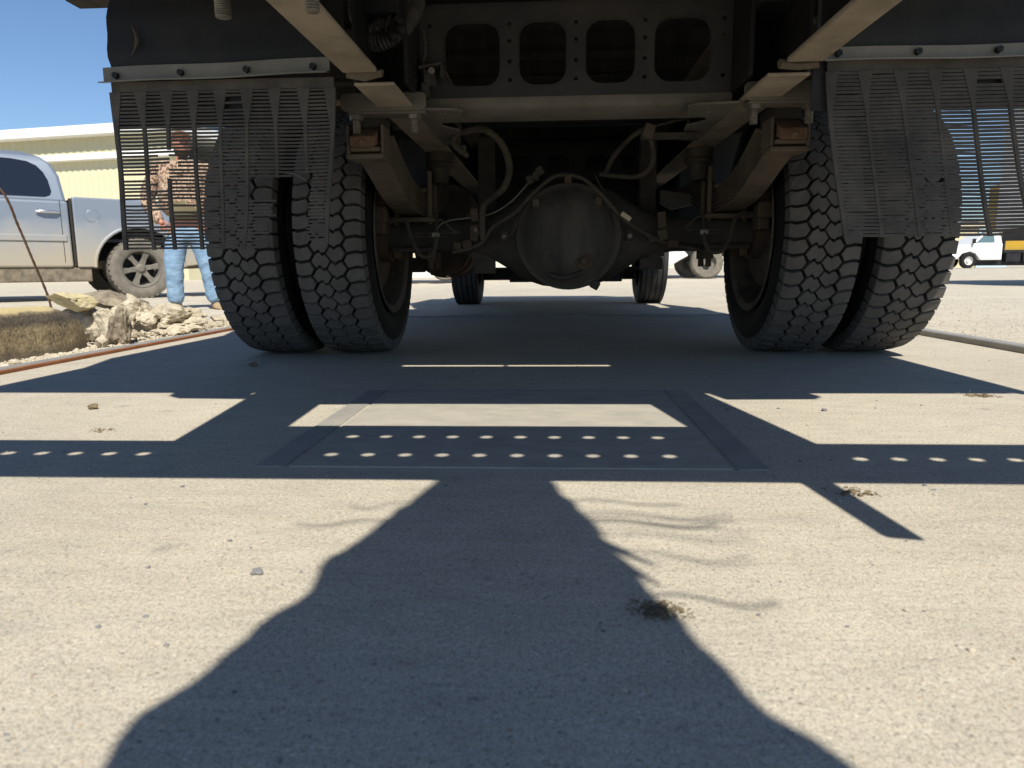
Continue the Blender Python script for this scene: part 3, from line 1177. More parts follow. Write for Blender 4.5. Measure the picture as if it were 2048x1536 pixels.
for px, py, w, h in ((950, 430, .03, .05), (951, 462, .034, .045), (915, 492, .03, .026), (934, 488, .034, .028), (949, 474, .03, .03), (1323, 440, .03, .06), (1325, 470, .036, .04), (1345, 488, .04, .026), (1305, 478, .03, .02)):
    blk(px, py, 2.74, w, h, .03, 'pipe_union', 'drum', random.uniform(-.3, .3))
c = at(957, 460, 2.72)
T(MB().cyl((c.x - .01, 2.73, c.z), (c.x - .01, 2.715, c.z), .008, 6), 'union_bolt', 'bolt')
# mounting plates under the banjo shoulders
blk(968, 505, 2.83, .10, .06, .02, 'shoulder_plate', 'axle')
blk(970, 534, 2.83, .085, .052, .012, 'shoulder_plate', 'axle')
blk(1300, 500, 2.83, .105, .05, .02, 'shoulder_plate', 'axle')
blk(1302, 527, 2.83, .09, .045, .012, 'shoulder_plate', 'axle')

# leaf springs, shackles, axle seats, u-bolts, bump stops
for s in (-1, 1):
    cu = s * .600
    leafs = []
    base = [(2.08, .668), (2.18, .655), (2.30, .622), (2.42, .584), (2.55, .553), (2.68, .538), (2.80, .534), (2.92, .534), (3.08, .556), (3.25, .592), (3.42, .64), (3.62, .70)]
    for L in range(7):
        a, b = 2.08 + L * .035, 3.62 - L * .05
        pts = smoothpath([(0, y, z) for y, z in base], 4)
        off = L * .0135
        pts = [q for q in pts if a <= q.y <= b]
        bend = lambda yy: off + (abs(yy - 2.86) ** 1.5) * .012 * L
        mbk = MB()
        rings = []
        for q in pts:
            zz = q.z + bend(q.y)
            rings.append([(U(cu) - .043, q.y, zz), (U(cu) + .043, q.y, zz), (U(cu) + .043, q.y, zz + .0115), (U(cu) - .043, q.y, zz + .0115)])
        T(mbk.loft(rings), 'spring_leaf', 'spring', bev=.002)
    # square shackle box round the spring end, rusty slipper inside
    z0 = .655
    mbk = MB()
    mbk.box(U(cu) - .054, U(cu) + .054, 2.10, 2.19, z0 - .010, z0 + .004)
    mbk.box(U(cu) - .054, U(cu) - .045, 2.10, 2.19, z0 + .004, z0 + .085)
    mbk.box(U(cu) + .045, U(cu) + .054, 2.10, 2.19, z0 + .004, z0 + .085)
    T(mbk, 'spring_clamp', 'spring', bev=.004, seg=2)
    mbk = MB().loft([[(U(cu) - .036, 2.07, .672), (U(cu) + .036, 2.07, .672), (U(cu) + .036, 2.07, .702), (U(cu) - .036, 2.07, .702)],
                     [(U(cu) - .036, 2.16, .700), (U(cu) + .036, 2.16, .700), (U(cu) + .036, 2.16, .745), (U(cu) - .036, 2.16, .745)]])
    mbk.cyl((U(cu), 2.075, .684), (U(cu), 2.062, .682), .010, 14)
    T(mbk, 'slipper_block', 'rustdust', bev=.003)
    mbk = MB().box(U(cu) - .036, U(cu) + .036, 2.13, 2.28, .735, .90)
    hb = T(mbk, 'spring_hanger', 'axle', bev=.006, seg=2)
    hb.data.update()
    for uo in (-.066, .066):
        T(MB().cyl((U(cu + uo), 2.80, .50), (U(cu + uo), 2.80, .70 if uo * s < 0 else .66), .0105, 10), 'u_bolt', 'spring', smooth=True)
        T(MB().cyl((U(cu + uo), 2.92, .50), (U(cu + uo), 2.92, .66), .0105, 10), 'u_bolt', 'spring', smooth=True)
    T(MB().box(U(cu) - .09, U(cu) + .09, 2.76, 2.96, .508, .526), 'spring_seat', 'spring', bev=.003)
    T(MB().box(U(cu) - .055, U(cu) + .055, 2.775, 2.945, .622, .636), 'top_plate', 'spring', bev=.003)
    for yy in (2.79, 2.93):
        T(MB().cyl((U(cu - s * .066), yy, .36), (U(cu - s * .066), yy, .41), .018, 6).cyl((U(cu - s * .066), yy, .33), (U(cu - s * .066), yy, .37), .011, 8), 'u_bolt_nut', 'drum')
        T(MB().cyl((U(cu + s * .066), yy, .37), (U(cu + s * .066), yy, .41), .018, 6), 'u_bolt_nut', 'drum')
    T(MB().box(U(cu) - .085, U(cu) + .085, 2.77, 2.95, .395, .412), 'anchor_plate', 'axle', bev=.003)
    # bump stop under the rail
    mbk = MB().rev([(0, .0), (0, .030), (.055, .042), (.062, .054), (.074, .056), (.08, .05), (.10, .052), (.115, .055), (.115, 0)], (U(s * .50), 2.86, .66), 'Z', 20)
    T(mbk, 'bump_stop', 'hose', smooth=True)
    # shock-like hanging posts behind the diff
    T(MB().box(U(s * .33) - .035, U(s * .33) + .032, 3.0, 3.05, .50, .86), 'torque_post', 'axle', bev=.004)
    # brake pipes and U hoses
    if s < 0:
        hose([at(775, 448, 2.70), at(790, 440, 2.69), at(812, 445, 2.68), at(822, 475, 2.66), at(838, 508, 2.66), at(858, 514, 2.66), at(870, 498, 2.66), at(873, 468, 2.68)], .0078)
        hose([at(873, 468, 2.68), at(873, 445, 2.69), at(885, 440, 2.69), at(905, 460, 2.7), at(918, 464, 2.7)], .0035, 'brake_pipe')
        hose([at(825, 467, 2.70), at(920, 466, 2.70)], .003, 'brake_pipe')
        hose([at(815, 474, 2.70), at(895, 474, 2.70)], .003, 'brake_pipe')
        blk(872, 470, 2.68, .030, .018, .02, 'hose_fitting', 'bolt')
    else:
        hose([at(1505, 428, 2.70), at(1485, 426, 2.69), at(1470, 440, 2.68), at(1462, 470, 2.66), at(1448, 498, 2.66), at(1426, 504, 2.66), at(1412, 490, 2.66), at(1408, 462, 2.68)], .0078)
        hose([at(1408, 462, 2.68), at(1406, 436, 2.69), at(1395, 434, 2.69), at(1372, 454, 2.7)], .0035, 'brake_pipe')
        hose([at(1375, 460, 2.70), at(1460, 459, 2.70)], .003, 'brake_pipe')
        hose([at(1385, 466, 2.70), at(1455, 466, 2.70)], .003, 'brake_pipe')
        blk(1408, 464, 2.68, .030, .018, .02, 'hose_fitting', 'bolt')
# larger hoses
hose([at(925, 265, 2.45), at(950, 258, 2.45), at(975, 262, 2.5), at(1005, 290, 2.55), at(1019, 335, 2.6), at(1008, 375, 2.64), at(985, 395, 2.68), at(968, 410, 2.70), at(964, 440, 2.72), at(966, 480, 2.72)], .0125, 'air_hose')
hose([at(1210, 348, 2.68), at(1228, 312, 2.6), at(1262, 275, 2.5), at(1290, 258, 2.45), at(1302, 256, 2.45)], .0085, 'air_hose')
hose([at(1297, 262, 2.45), at(1306, 305, 2.5), at(1300, 335, 2.55), at(1275, 353, 2.6), at(1235, 352, 2.65), at(1200, 348, 2.68)], .0085, 'air_hose')
hose([at(1310, 252, 2.45), at(1345, 243, 2.45), at(1376, 238, 2.45), at(1375, 255, 2.45)], .0045, 'air_pipe')
blk(1340, 272, 2.45, .19, .022, .02, 'hose_bracket', 'axle')
blk(1298, 262, 2.44, .035, .045, .02, 'hose_coupling', 'drum', .3)
for px, py in ((905, 248), (918, 262), (912, 290), (925, 300), (1072, 352), (1080, 342), (1060, 360)):
    blk(px, py, 2.5 if py < 330 else 2.72, .026, .030, .025, 'valve_fitting', 'hose', random.uniform(-.6, .6))
hose([at(905, 235, 2.42), at(920, 262, 2.44), at(905, 285, 2.45), at(935, 312, 2.5)], .009, 'valve_hose')
# tan drop arm seen beyond the right post
c1, c2 = at(1330, 392, 3.3), at(1392, 398, 3.3)
mb = MB().prism([(c1.x - .02, c1.z + .03), (c2.x, c2.z + .02), (c2.x, c2.z - .02), (c1.x + .03, c1.z - .06), (c1.x - .02, c1.z - .03)], 3.3, 3.34, lambda a, b, d: (a, d, b))
T(mb, 'drop_arm', 'galv', bev=.004)
c = at(885, 425, 3.5)
T(MB().cyl((c.x + .05, 3.5, c.z + .04), (c.x + .05, 3.9, c.z + .04), .09, 24), 'air_tank', 'spring', smooth=True)
T(MB().box(c.x - .055, c.x - .02, 3.49, 3.5, c.z - .03, c.z + .05), 'data_plate', 'galv')

# second cross member farther forward, driveshaft, tanks, engine, front axle
holes = [rrect(U(a), U(b), .84, .92, .035, 4) for a, b in ((-.30, -.18), (-.09, .03), (.12, .24), (.30, .38))]
mb = plate_holes([(U(-.447), .79), (U(.447), .79), (U(.447), .985), (U(-.447), .985)], holes, .008, lambda a, b, d: (a, 3.9 + d, b))
T(mb, 'cross_member', 'black_steel')
T(MB().box(U(-.447), U(.447), 3.15, 3.21, .93, .99), 'cross_member', 'black_steel', bev=.004)
T(MB().cyl((U(0), 2.98, .47), (U(0), 5.2, .62), .045, 20), 'drive_shaft', 'axle', smooth=True)
mb = MB().box(U(-.28), U(.28), 5.0, 6.5, .40, .98)
mb.box(U(-.22), U(.22), 5.9, 6.45, .32, .42)
T(mb, 'engine_block', 'axle', bev=.03, seg=3)
c = at(893, 520, 3.6)
mb = MB().tube([(c.x, 3.45, c.z + .055), (c.x, 4.15, c.z + .055)], .135, 28)
tk = T(mb, 'fuel_tank', 'spring', smooth=True)
for yy in (3.55, 3.62, 3.95):
    MB().rev([(-.015, .137), (-.015, .143), (.015, .143), (.015, .137)], (c.x, yy, c.z + .055), 'Y', 28).build('tank_strap', 'rust', tk, TO)
T(MB().box(c.x - .14, c.x - .08, 3.40, 3.46, c.z - .06, c.z + .01).box(c.x - .05, c.x + .0, 3.40, 3.46, c.z - .075, c.z + .0), 'tank_bracket', 'drum', bev=.005)
T(MB().box(U(-.72), U(.72), 6.84, 6.94, .225, .32).box(U(-.46), U(.60), 6.78, 7.0, .205, .30), 'front_axle', 'black_steel', bev=.01, seg=2)
T(MB().box(U(-.62), U(.62), 5.1, 7.5, .315, .34), 'belly_shield', 'black_steel', bev=.01)
for s in (-1, 1):
    e = bpy.data.objects.new('front_wheel', None)
    col.objects.link(e)
    e.parent = trk
    e.location = (s * .862, 6.9, .44)
    prof = [(-.10, .28), (-.125, .33), (-.122, .40), (-.112, .430)]
    for a, b in ((-.108, -.075), (-.068, -.028), (-.021, .021), (.028, .068), (.075, .108)):
        prof += [(a, .428), (a + .001, .440), (b - .001, .440), (b, .428)]
    prof += [(.112, .430), (.122, .40), (.125, .33), (.10, .28)]
    MB().rev(prof, (0, 0, 0), 'X', 64).build('tyre', 'fronttyre', e, (0, 0, 0), smooth=True, angle=30)
    MB().rev([(-.10, .28), (-.05, .25), (0, .25), (.02, .12), (.05, .10), (.05, 0)] if s < 0 else [(.10, .28), (.05, .25), (0, .25), (-.02, .12), (-.05, .10), (-.05, 0)], (0, 0, 0), 'X', 40).build('rim', 'rim', e, (0, 0, 0), smooth=True)
    T(MB().box(U(s * .9) - .16, U(s * .9) + .16, 6.35, 7.45, .92, .99), 'front_fender', 'white', bev=.03, seg=3)
    T(MB().box(U(s * .80) - .18, U(s * .80) + .18, 5.2, 5.9, .60, 1.1), 'side_step', 'black_steel', bev=.02, seg=2)
for s in (-1, 1):
    T(MB().box(min(U(s * .60), U(s * 1.30)), max(U(s * .60), U(s * 1.30)), 3.95, 4.9, .47, 1.04), 'closing_box', 'black_steel', bev=.02, seg=2)  # boxes added to block daylight showing past the chassis
T(MB().box(U(-.98), U(.98), 5.08, 5.14, .44, 1.15).box(U(-.44), U(.44), 4.3, 4.9, .70, 1.12), 'closing_panel', 'axle', bev=.01)  # dark panels added to close bright gaps under the cab
# cab and bonnet
mb = MB().loft([[(U(-1.02), 5.25, z) for z in (1.0, 2.2)] + [(U(1.02), 5.25, z) for z in (2.2, 1.0)],
                [(U(-1.04), 5.35, .95), (U(-.95), 5.35, 2.35), (U(.95), 5.35, 2.35), (U(1.04), 5.35, .95)],
                [(U(-1.04), 6.2, .95), (U(-.92), 6.2, 2.35), (U(.92), 6.2, 2.35), (U(1.04), 6.2, .95)],
                [(U(-1.04), 6.7, .95), (U(-1.0), 6.7, 1.62), (U(1.0), 6.7, 1.62), (U(1.04), 6.7, .95)]])
cab = T(mb, 'cab', 'white', bev=.05, seg=3)
for s in (-1, 1):
    MB().loft([[(U(s * 1.01), 5.55, 1.60), (U(s * .965), 5.55, 2.15), (U(s * .95), 5.55, 2.15), (U(s * .99), 5.55, 1.60)],
               [(U(s * 1.025), 6.40, 1.60), (U(s * .96), 6.15, 2.15), (U(s * .945), 6.15, 2.15), (U(s * 1.0), 6.40, 1.60)]]).build('side_window', 'tint', cab, TO)
MB().box(U(-.75), U(.75), 5.225, 5.245, 1.65, 2.1).build('rear_window', 'tint', cab, TO, bev=.01)
mb = MB().loft([[(U(-1.0), 6.72, .8), (U(-.95), 6.72, 1.58), (U(.95), 6.72, 1.58), (U(1.0), 6.72, .8)],
                [(U(-.98), 7.6, .75), (U(-.85), 7.6, 1.42), (U(.85), 7.6, 1.42), (U(.98), 7.6, .75)],
                [(U(-.95), 7.75, .75), (U(-.78), 7.75, 1.30), (U(.78), 7.75, 1.30), (U(.95), 7.75, .75)]])
T(mb, 'bonnet', 'white', bev=.04, seg=3)
T(MB().box(U(-1.1), U(1.1), 7.78, 7.92, .42, .70), 'front_bumper', 'chrome', bev=.02, seg=2)

# corrugated wiring loom, upper left of the cross member


def loom(pts, r, name='wiring_loom', pitch=.0075):
    path = smoothpath(pts, 12)
    L = sum((path[i + 1] - path[i]).length for i in range(len(path) - 1))
    n = int(L / pitch) * 2
    # resample
    out = [path[0]]
    acc = 0
    step = L / n
    i = 0
    cur = path[0]
    for k in range(1, n):
        need = step
        while i < len(path) - 1 and (path[i + 1] - cur).length < need:
            need -= (path[i + 1] - cur).length
            cur = path[i + 1]
            i += 1
        if i >= len(path) - 1:
            break
        cur = cur + (path[i + 1] - cur).normalized() * need
        out.append(cur)
    m = len(out) - 1
    return T(MB().tube(out, lambda t: r * (1.0 if int(round(t * m)) % 2 else .84), 12), name, 'loom', smooth=True, angle=60)


loom([at(835, -40, 2.0), at(832, 10, 2.0), at(815, 45, 1.98), at(790, 70, 1.96), at(762, 84, 1.96), at(742, 82, 1.98), at(738, 70, 2.0)], .024)
loom([at(812, -40, 2.0), at(812, -5, 1.99), at(792, 25, 1.97), at(765, 48, 1.96), at(738, 62, 1.97), at(725, 50, 1.99)], .019)
loom([at(734, 75, 2.0), at(738, 95, 2.02), at(742, 120, 2.04)], .015)
hose([at(720, -30, 2.0), at(704, 5, 2.0), at(708, 40, 1.99), at(722, 75, 1.99), at(735, 92, 2.0)], .008, 'wire_bundle', 'loom')
hose([at(712, -30, 1.99), at(700, 20, 1.98), at(712, 55, 1.98), at(728, 60, 1.98)], .005, 'wire_bundle', 'loom')
hose([at(760, -30, 1.95), at(756, 20, 1.95), at(748, 70, 1.95), at(752, 85, 1.95)], .004, 'cable', 'blackplastic')
hose([at(800, -30, 1.94), at(790, 15, 1.93), at(775, 40, 1.93), at(770, 66, 1.94)], .004, 'cable', 'blackplastic')
for px, py in ((797, 40), (786, 74), (802, 60)):
    blk(px, py, 1.93, .018, .018, .03, 'cable_tie', 'blackplastic', .7)
loom([at(819, 55, 2.06), at(818, 110, 2.06), at(817, 180, 2.06)], .0115, pitch=.006)
loom([at(1503, 20, 2.06), at(1500, 90, 2.06), at(1497, 165, 2.06)], .0115, pitch=.006)
# bracket lamp at the left end of the cross member
c = at(862, 150, 2.09)
mb = MB().box(c.x - .035, c.x + .035, 2.07, 2.13, c.z + .018, c.z + .026, Matrix.Rotation(-.15, 3, 'Y'))
mb.box(c.x + .028, c.x + .035, 2.07, 2.13, c.z - .012, c.z + .022)
mb.box(c.x - .02, c.x + .012, 2.08, 2.12, c.z - .03, c.z + .012)
mb.box(c.x - .028, c.x - .008, 2.08, 2.12, c.z - .06, c.z - .02)
T(mb, 'wiring_bracket', 'loom', bev=.004, seg=2)
T(MB().cyl((c.x + .006, 2.075, c.z + .006), (c.x + .006, 2.06, c.z + .004), .009, 10), 'bracket_bolt', 'bolt')
hose([at(845, 60, 2.10), at(850, 100, 2.09), at(846, 130, 2.09), at(858, 160, 2.09)], .006, 'cable', 'loom')
T(MB().tube([(U(-.62), 2.24, .83), (U(-.95), 2.24, .84)], .011, 10), 'cross_tube', 'rail', smooth=True)
T(MB().tube([(U(.62), 2.24, .80), (U(.95), 2.24, .81)], .011, 10), 'cross_tube', 'rail', smooth=True)


# ------------------------------------------------------------------ left: kerb, rubble, rebar
def kerb_block():
    rings = []
    ys_ = [1.2 + i * .04 for i in range(44)]
    y_end = 3.10
    ys_ = [y for y in ys_ if y < y_end] + [y_end, y_end + .03, y_end + .05]
    for y in ys_:
        k = 1.0
        if y > y_end - .10:
            k = max(.12, 1 - ((y - (y_end - .10)) / .155) ** 2.2)
        h = .190 * (.45 + .55 * k)
        w = .26
        xin = -2.09 - (1 - k) * .05
        ring = [(xin, y, -.05), (xin - .004, y, h * .35), (xin - .012, y, h * .70), (xin - .028, y, h * .90), (xin - .060, y, h), (xin - w * .6, y, h * 1.0), (xin - w, y, h * .9), (xin - w - .02, y, -.05)]
        rings.append([(x + .008 * noise.noise(Vector((x * 9, yy * 9, z * 9))), yy, z + .006 * noise.noise(Vector((x * 7 + 5, yy * 9, z * 9)))) for x, yy, z in ring])
    return MB().loft(rings)


tag(kerb_block().build('concrete_kerb', 'kerb', org=(-2.2, 2.2, 0), smooth=True, angle=50), 'scuffed ochre and black concrete kerb left of the slab with a broken end', 'kerb')
G = 'broken concrete pieces at the end of the kerb'
# tilted yellow topped slab piece
o = rock('concrete_chunk', 'yellow', (-2.40, 3.42, .140), (.115, .15, .055), 78, 5, .16, rz=.35)
o.rotation_euler = (R(-5), R(8), .35)
tag(o, 'flat yellow painted concrete block lying on top of the rubble', 'rubble', G)
o = rock('concrete_chunk', 'darkrubble', (-2.42, 3.85, .115), (.20, .17, .05), 5, 4, .25, label='brown flat slab fragment leaning towards the pickup wheel, behind the yellow block', group=G, rz=.2)
o.rotation_euler = (R(3), R(9), .2)
rock('concrete_chunk', 'rubble', (-2.13, 3.30, -.02), (.12, .11, .105), 11, 5, .3, label='white broken chunk right at the end of the kerb below the yellow block', group=G, rz=.5)
rock('concrete_chunk', 'darkrubble', (-2.03, 3.24, -.03), (.062, .07, .115), 12, 5, .4, label='grey upright fragment with a jagged foot, in front of the white chunk', group=G)
rock('concrete_chunk', 'rubble', (-2.22, 3.72, -.03), (.13, .12, .11), 23, 5, .5, label='pale jagged chunk with a hole, beneath the brown slab fragment', group=G, rz=1.1)
rock('concrete_chunk', 'rubble', (-2.10, 3.78, -.04), (.20, .14, .085), 31, 5, .5, label='cream crumbly chunk at the right end of the rubble', group=G, rz=.3)
rock('concrete_chunk', 'rubble', (-2.42, 3.55, -.05), (.15, .14, .12), 37, 4, .3, label='buried pale chunk holding up the yellow block at the back', group=G, rz=2)
rock('concrete_chunk', 'stonetan', (-1.99, 3.05, -.012), (.030, .028, .034), 41, 3, .35, label='small tan crumb at the foot of the grey upright fragment', group=G)
rnd = random.Random(11)
for k in range(16):
    x = -2.02 - rnd.random() * .35
    yy = 4.0 + rnd.random() * 1.3
    s = rnd.uniform(.022, .052)
    rock('rubble_crumb', 'rubble', (x - (yy - 4) * .02, yy, gz(x, yy) - .008), (s * 1.3, s, s * .8), 50 + k, 2, .35, label='fist sized pale concrete crumb in the row between the rubble and the tyre', cat='rubble', group='pale concrete crumbs beside the edging')
# rebar
pts = [(-2.585, 3.3, .72), (-2.59, 3.40, .55), (-2.60, 3.48, .40), (-2.625, 3.6, .20), (-2.63, 3.62, .08)]
path = smoothpath([(-2.72, 3.2, .86)] + pts, 10)
m_ = len(path) - 1
o = MB().tube(path, lambda t: .0058 * (1.12 if int(round(t * m_)) % 2 else .9), 8).build('rebar', 'rustdust', org=(-2.62, 3.6, .1), smooth=True)
tag(o, 'thin rusty bent rebar rod rising from the rubble at far left', 'rebar')


# gravel scatter (countless)
def scatter(name, m, n, fn, smin, smax, seed):
    rnd_ = random.Random(seed)
    mbk = MB()
    ico = [(0, 0, 1), (.89, 0, .45), (.28, .85, .45), (-.72, .53, .45), (-.72, -.53, .45), (.28, -.85, .45), (.72, .53, -.45), (-.28, .85, -.45), (-.89, 0, -.45), (-.28, -.85, -.45), (.72, -.53, -.45), (0, 0, -1)]
    tri = [(0, 1, 2), (0, 2, 3), (0, 3, 4), (0, 4, 5), (0, 5, 1), (1, 6, 2), (2, 7, 3), (3, 8, 4), (4, 9, 5), (5, 10, 1), (6, 7, 2), (7, 8, 3), (8, 9, 4), (9, 10, 5), (10, 6, 1), (11, 7, 6), (11, 8, 7), (11, 9, 8), (11, 10, 9), (11, 6, 10)]
    for _ in range(n):
        x, yy, z = fn(rnd_)
        s = smin * (smax / smin) ** (rnd_.random() ** 2.0)
        a = rnd_.random() * 6.28
        ca, sa = math.cos(a), math.sin(a)
        k1, k2, k3 = rnd_.uniform(.7, 1.4), rnd_.uniform(.7, 1.2), rnd_.uniform(.45, .8)
        vs = []
        for p_ in ico:
            j = rnd_.uniform(.8, 1.2)
            px, py, pz = p_[0] * k1 * s * j, p_[1] * k2 * s * j, p_[2] * k3 * s * j
            vs.append((x + px * ca - py * sa, yy + px * sa + py * ca, z + pz + s * .25))
        mbk.add(vs, tri)
    return tag(mbk.build(name, m), kind='stuff')


def f_left(r):
    yy = 1.6 + 5.5 * r.random() ** 1.2
    x = -1.88 - abs(r.gauss(0, .16)) - .35 * r.random() * (1 if yy > 3.2 else .35)
    if yy < 3.1:
        x = max(x, -2.12)
    return x, yy, gz(x, yy)


def f_right(r):
    yy = 2.2 + 7.0 * r.random() ** 1.1
    x = 1.84 + abs(r.gauss(0, .35)) + 3.0 * r.random() ** 1.5
    return x, yy, gz(x, yy)


def f_pad(r):
    yy = .42 + 4.3 * r.random() ** 1.5
    x = r.uniform(-1.0, 1.0) * min(1.75, .35 + yy * .75)
    return x, yy, 0


scatter('gravel', 'gravel', 5200, f_left, .0035, .014, 1)
scatter('gravel', 'gravel', 6000, f_right, .0025, .0075, 2)
scatter('grit', 'stonetan', 900, f_pad, .0010, .0032, 3)
scatter('grit', 'stonegrey', 420, f_pad, .0010, .0036, 4)


def f_pile(r):
    t = r.random()
    x = -2.0 - .30 * r.random() ** .8
    yy = 3.5 + t * 2.0
    return x, yy, gz(x, yy) + .03 * r.random() * (1 - t)


scatter('rubble_grit', 'rubble', 900, f_pile, .006, .022, 8)

# single stones and clods on the slab
SG = 'loose stones and clods on the slab'


def atz(px, py):
    d = M3 @ Vector(((px - 1024) / PXF, -(py - 768) / PXF, -1))
    q = Vector((0, 0, CAMH)) + d * (-CAMH / d.z)
    return (q.x, q.y, 0)


for px, py, s, m, lab, cat in (
    (514, 1148, .0060, 'stonegrey', 'flat grey stone on the sunlit concrete left of the shadow', 'stone'),
    (524, 1086, .0030, 'stonetan', 'tiny tan pebble just above the flat grey stone', 'stone'),
    (508, 733, .015, 'clod', 'dark clod lying in shade by the left tyres', 'clod'),
    (1648, 822, .0062, 'stonegrey', 'small grey pebble on the sunlit strip at right', 'stone'),
    (187, 818, .012, 'clod', 'flattened tan clod on the sunlit patch at left', 'clod'),
    (470, 1385, .0022, 'stonegrey', 'black speck of stone inside the big shadow at lower left', 'stone'),
    (13, 1470, .0022, 'stonegrey', 'dark speck of stone at the lower left corner', 'stone'),
    (1455, 820, .0050, 'stonegrey', 'dark bit of stone beside the shadow of the right frame rail', 'stone'),
    (1085, 1458, .0018, 'stonetan', 'brown speck of stone low in the big shadow', 'stone'),
):
    c_ = atz(px, py)
    sd_ = int(px)
    rock('pebble' if cat == 'stone' else 'clod', m, (c_[0], c_[1], -.001), (s * 1.25, s * .9, s * .62), sd_, 3, .4, label=lab, cat=cat, group=SG)


def clod_tuft(px, py, rad, n, label, seed, m='clod'):
    c_ = Vector(atz(px, py))
    rr = random.Random(seed)
    mbk = MB()
    for _ in range(n):
        a = rr.random() * 6.28
        d_ = rad * rr.random() ** .7
        b = c_ + Vector((math.cos(a) * d_ * 1.5, math.sin(a) * d_, 0))
        L = rad * rr.uniform(.15, .55)
        dr = Vector((rr.gauss(0, 1), rr.gauss(0, 1), rr.uniform(0, .35))).normalized() * L
        mbk.tube([b + Vector((0, 0, .0008)), b + dr * .5 + Vector((0, 0, .0012 + .1 * L)), b + dr], rad * .022, 3)
    for _ in range(n // 2):
        a = rr.random() * 6.28
        d_ = rad * .8 * rr.random() ** .7
        b = c_ + Vector((math.cos(a) * d_ * 1.4, math.sin(a) * d_, .001))
        s_ = rad * rr.uniform(.04, .12)
        mbk.box(b.x - s_, b.x + s_, b.y - s_ * .8, b.y + s_ * .8, b.z - .001, b.z + s_ * .9, Matrix.Rotation(rr.random() * 3, 3, 'Z'))
    return tag(mbk.build('dirt_tuft', m, org=c_), label, 'dirt clump', SG)


clod_tuft(1318, 1222, .021, 90, 'dark clump of dirt and root on the right edge of the big shadow', 2)
clod_tuft(1960, 792, .030, 46, 'dry grass clump at the tip of the truck shadow at right', 3)
clod_tuft(1700, 985, .030, 22, 'thin wisps of dry grass beside the slanting arm shadow', 4)
clod_tuft(205, 862, .02, 20, 'few dry straws on the sunlit patch at left', 6)

# ------------------------------------------------------------------ pickup
HEAD = math.atan2(-.60, -.80) + R(7.5)      # heading of its nose


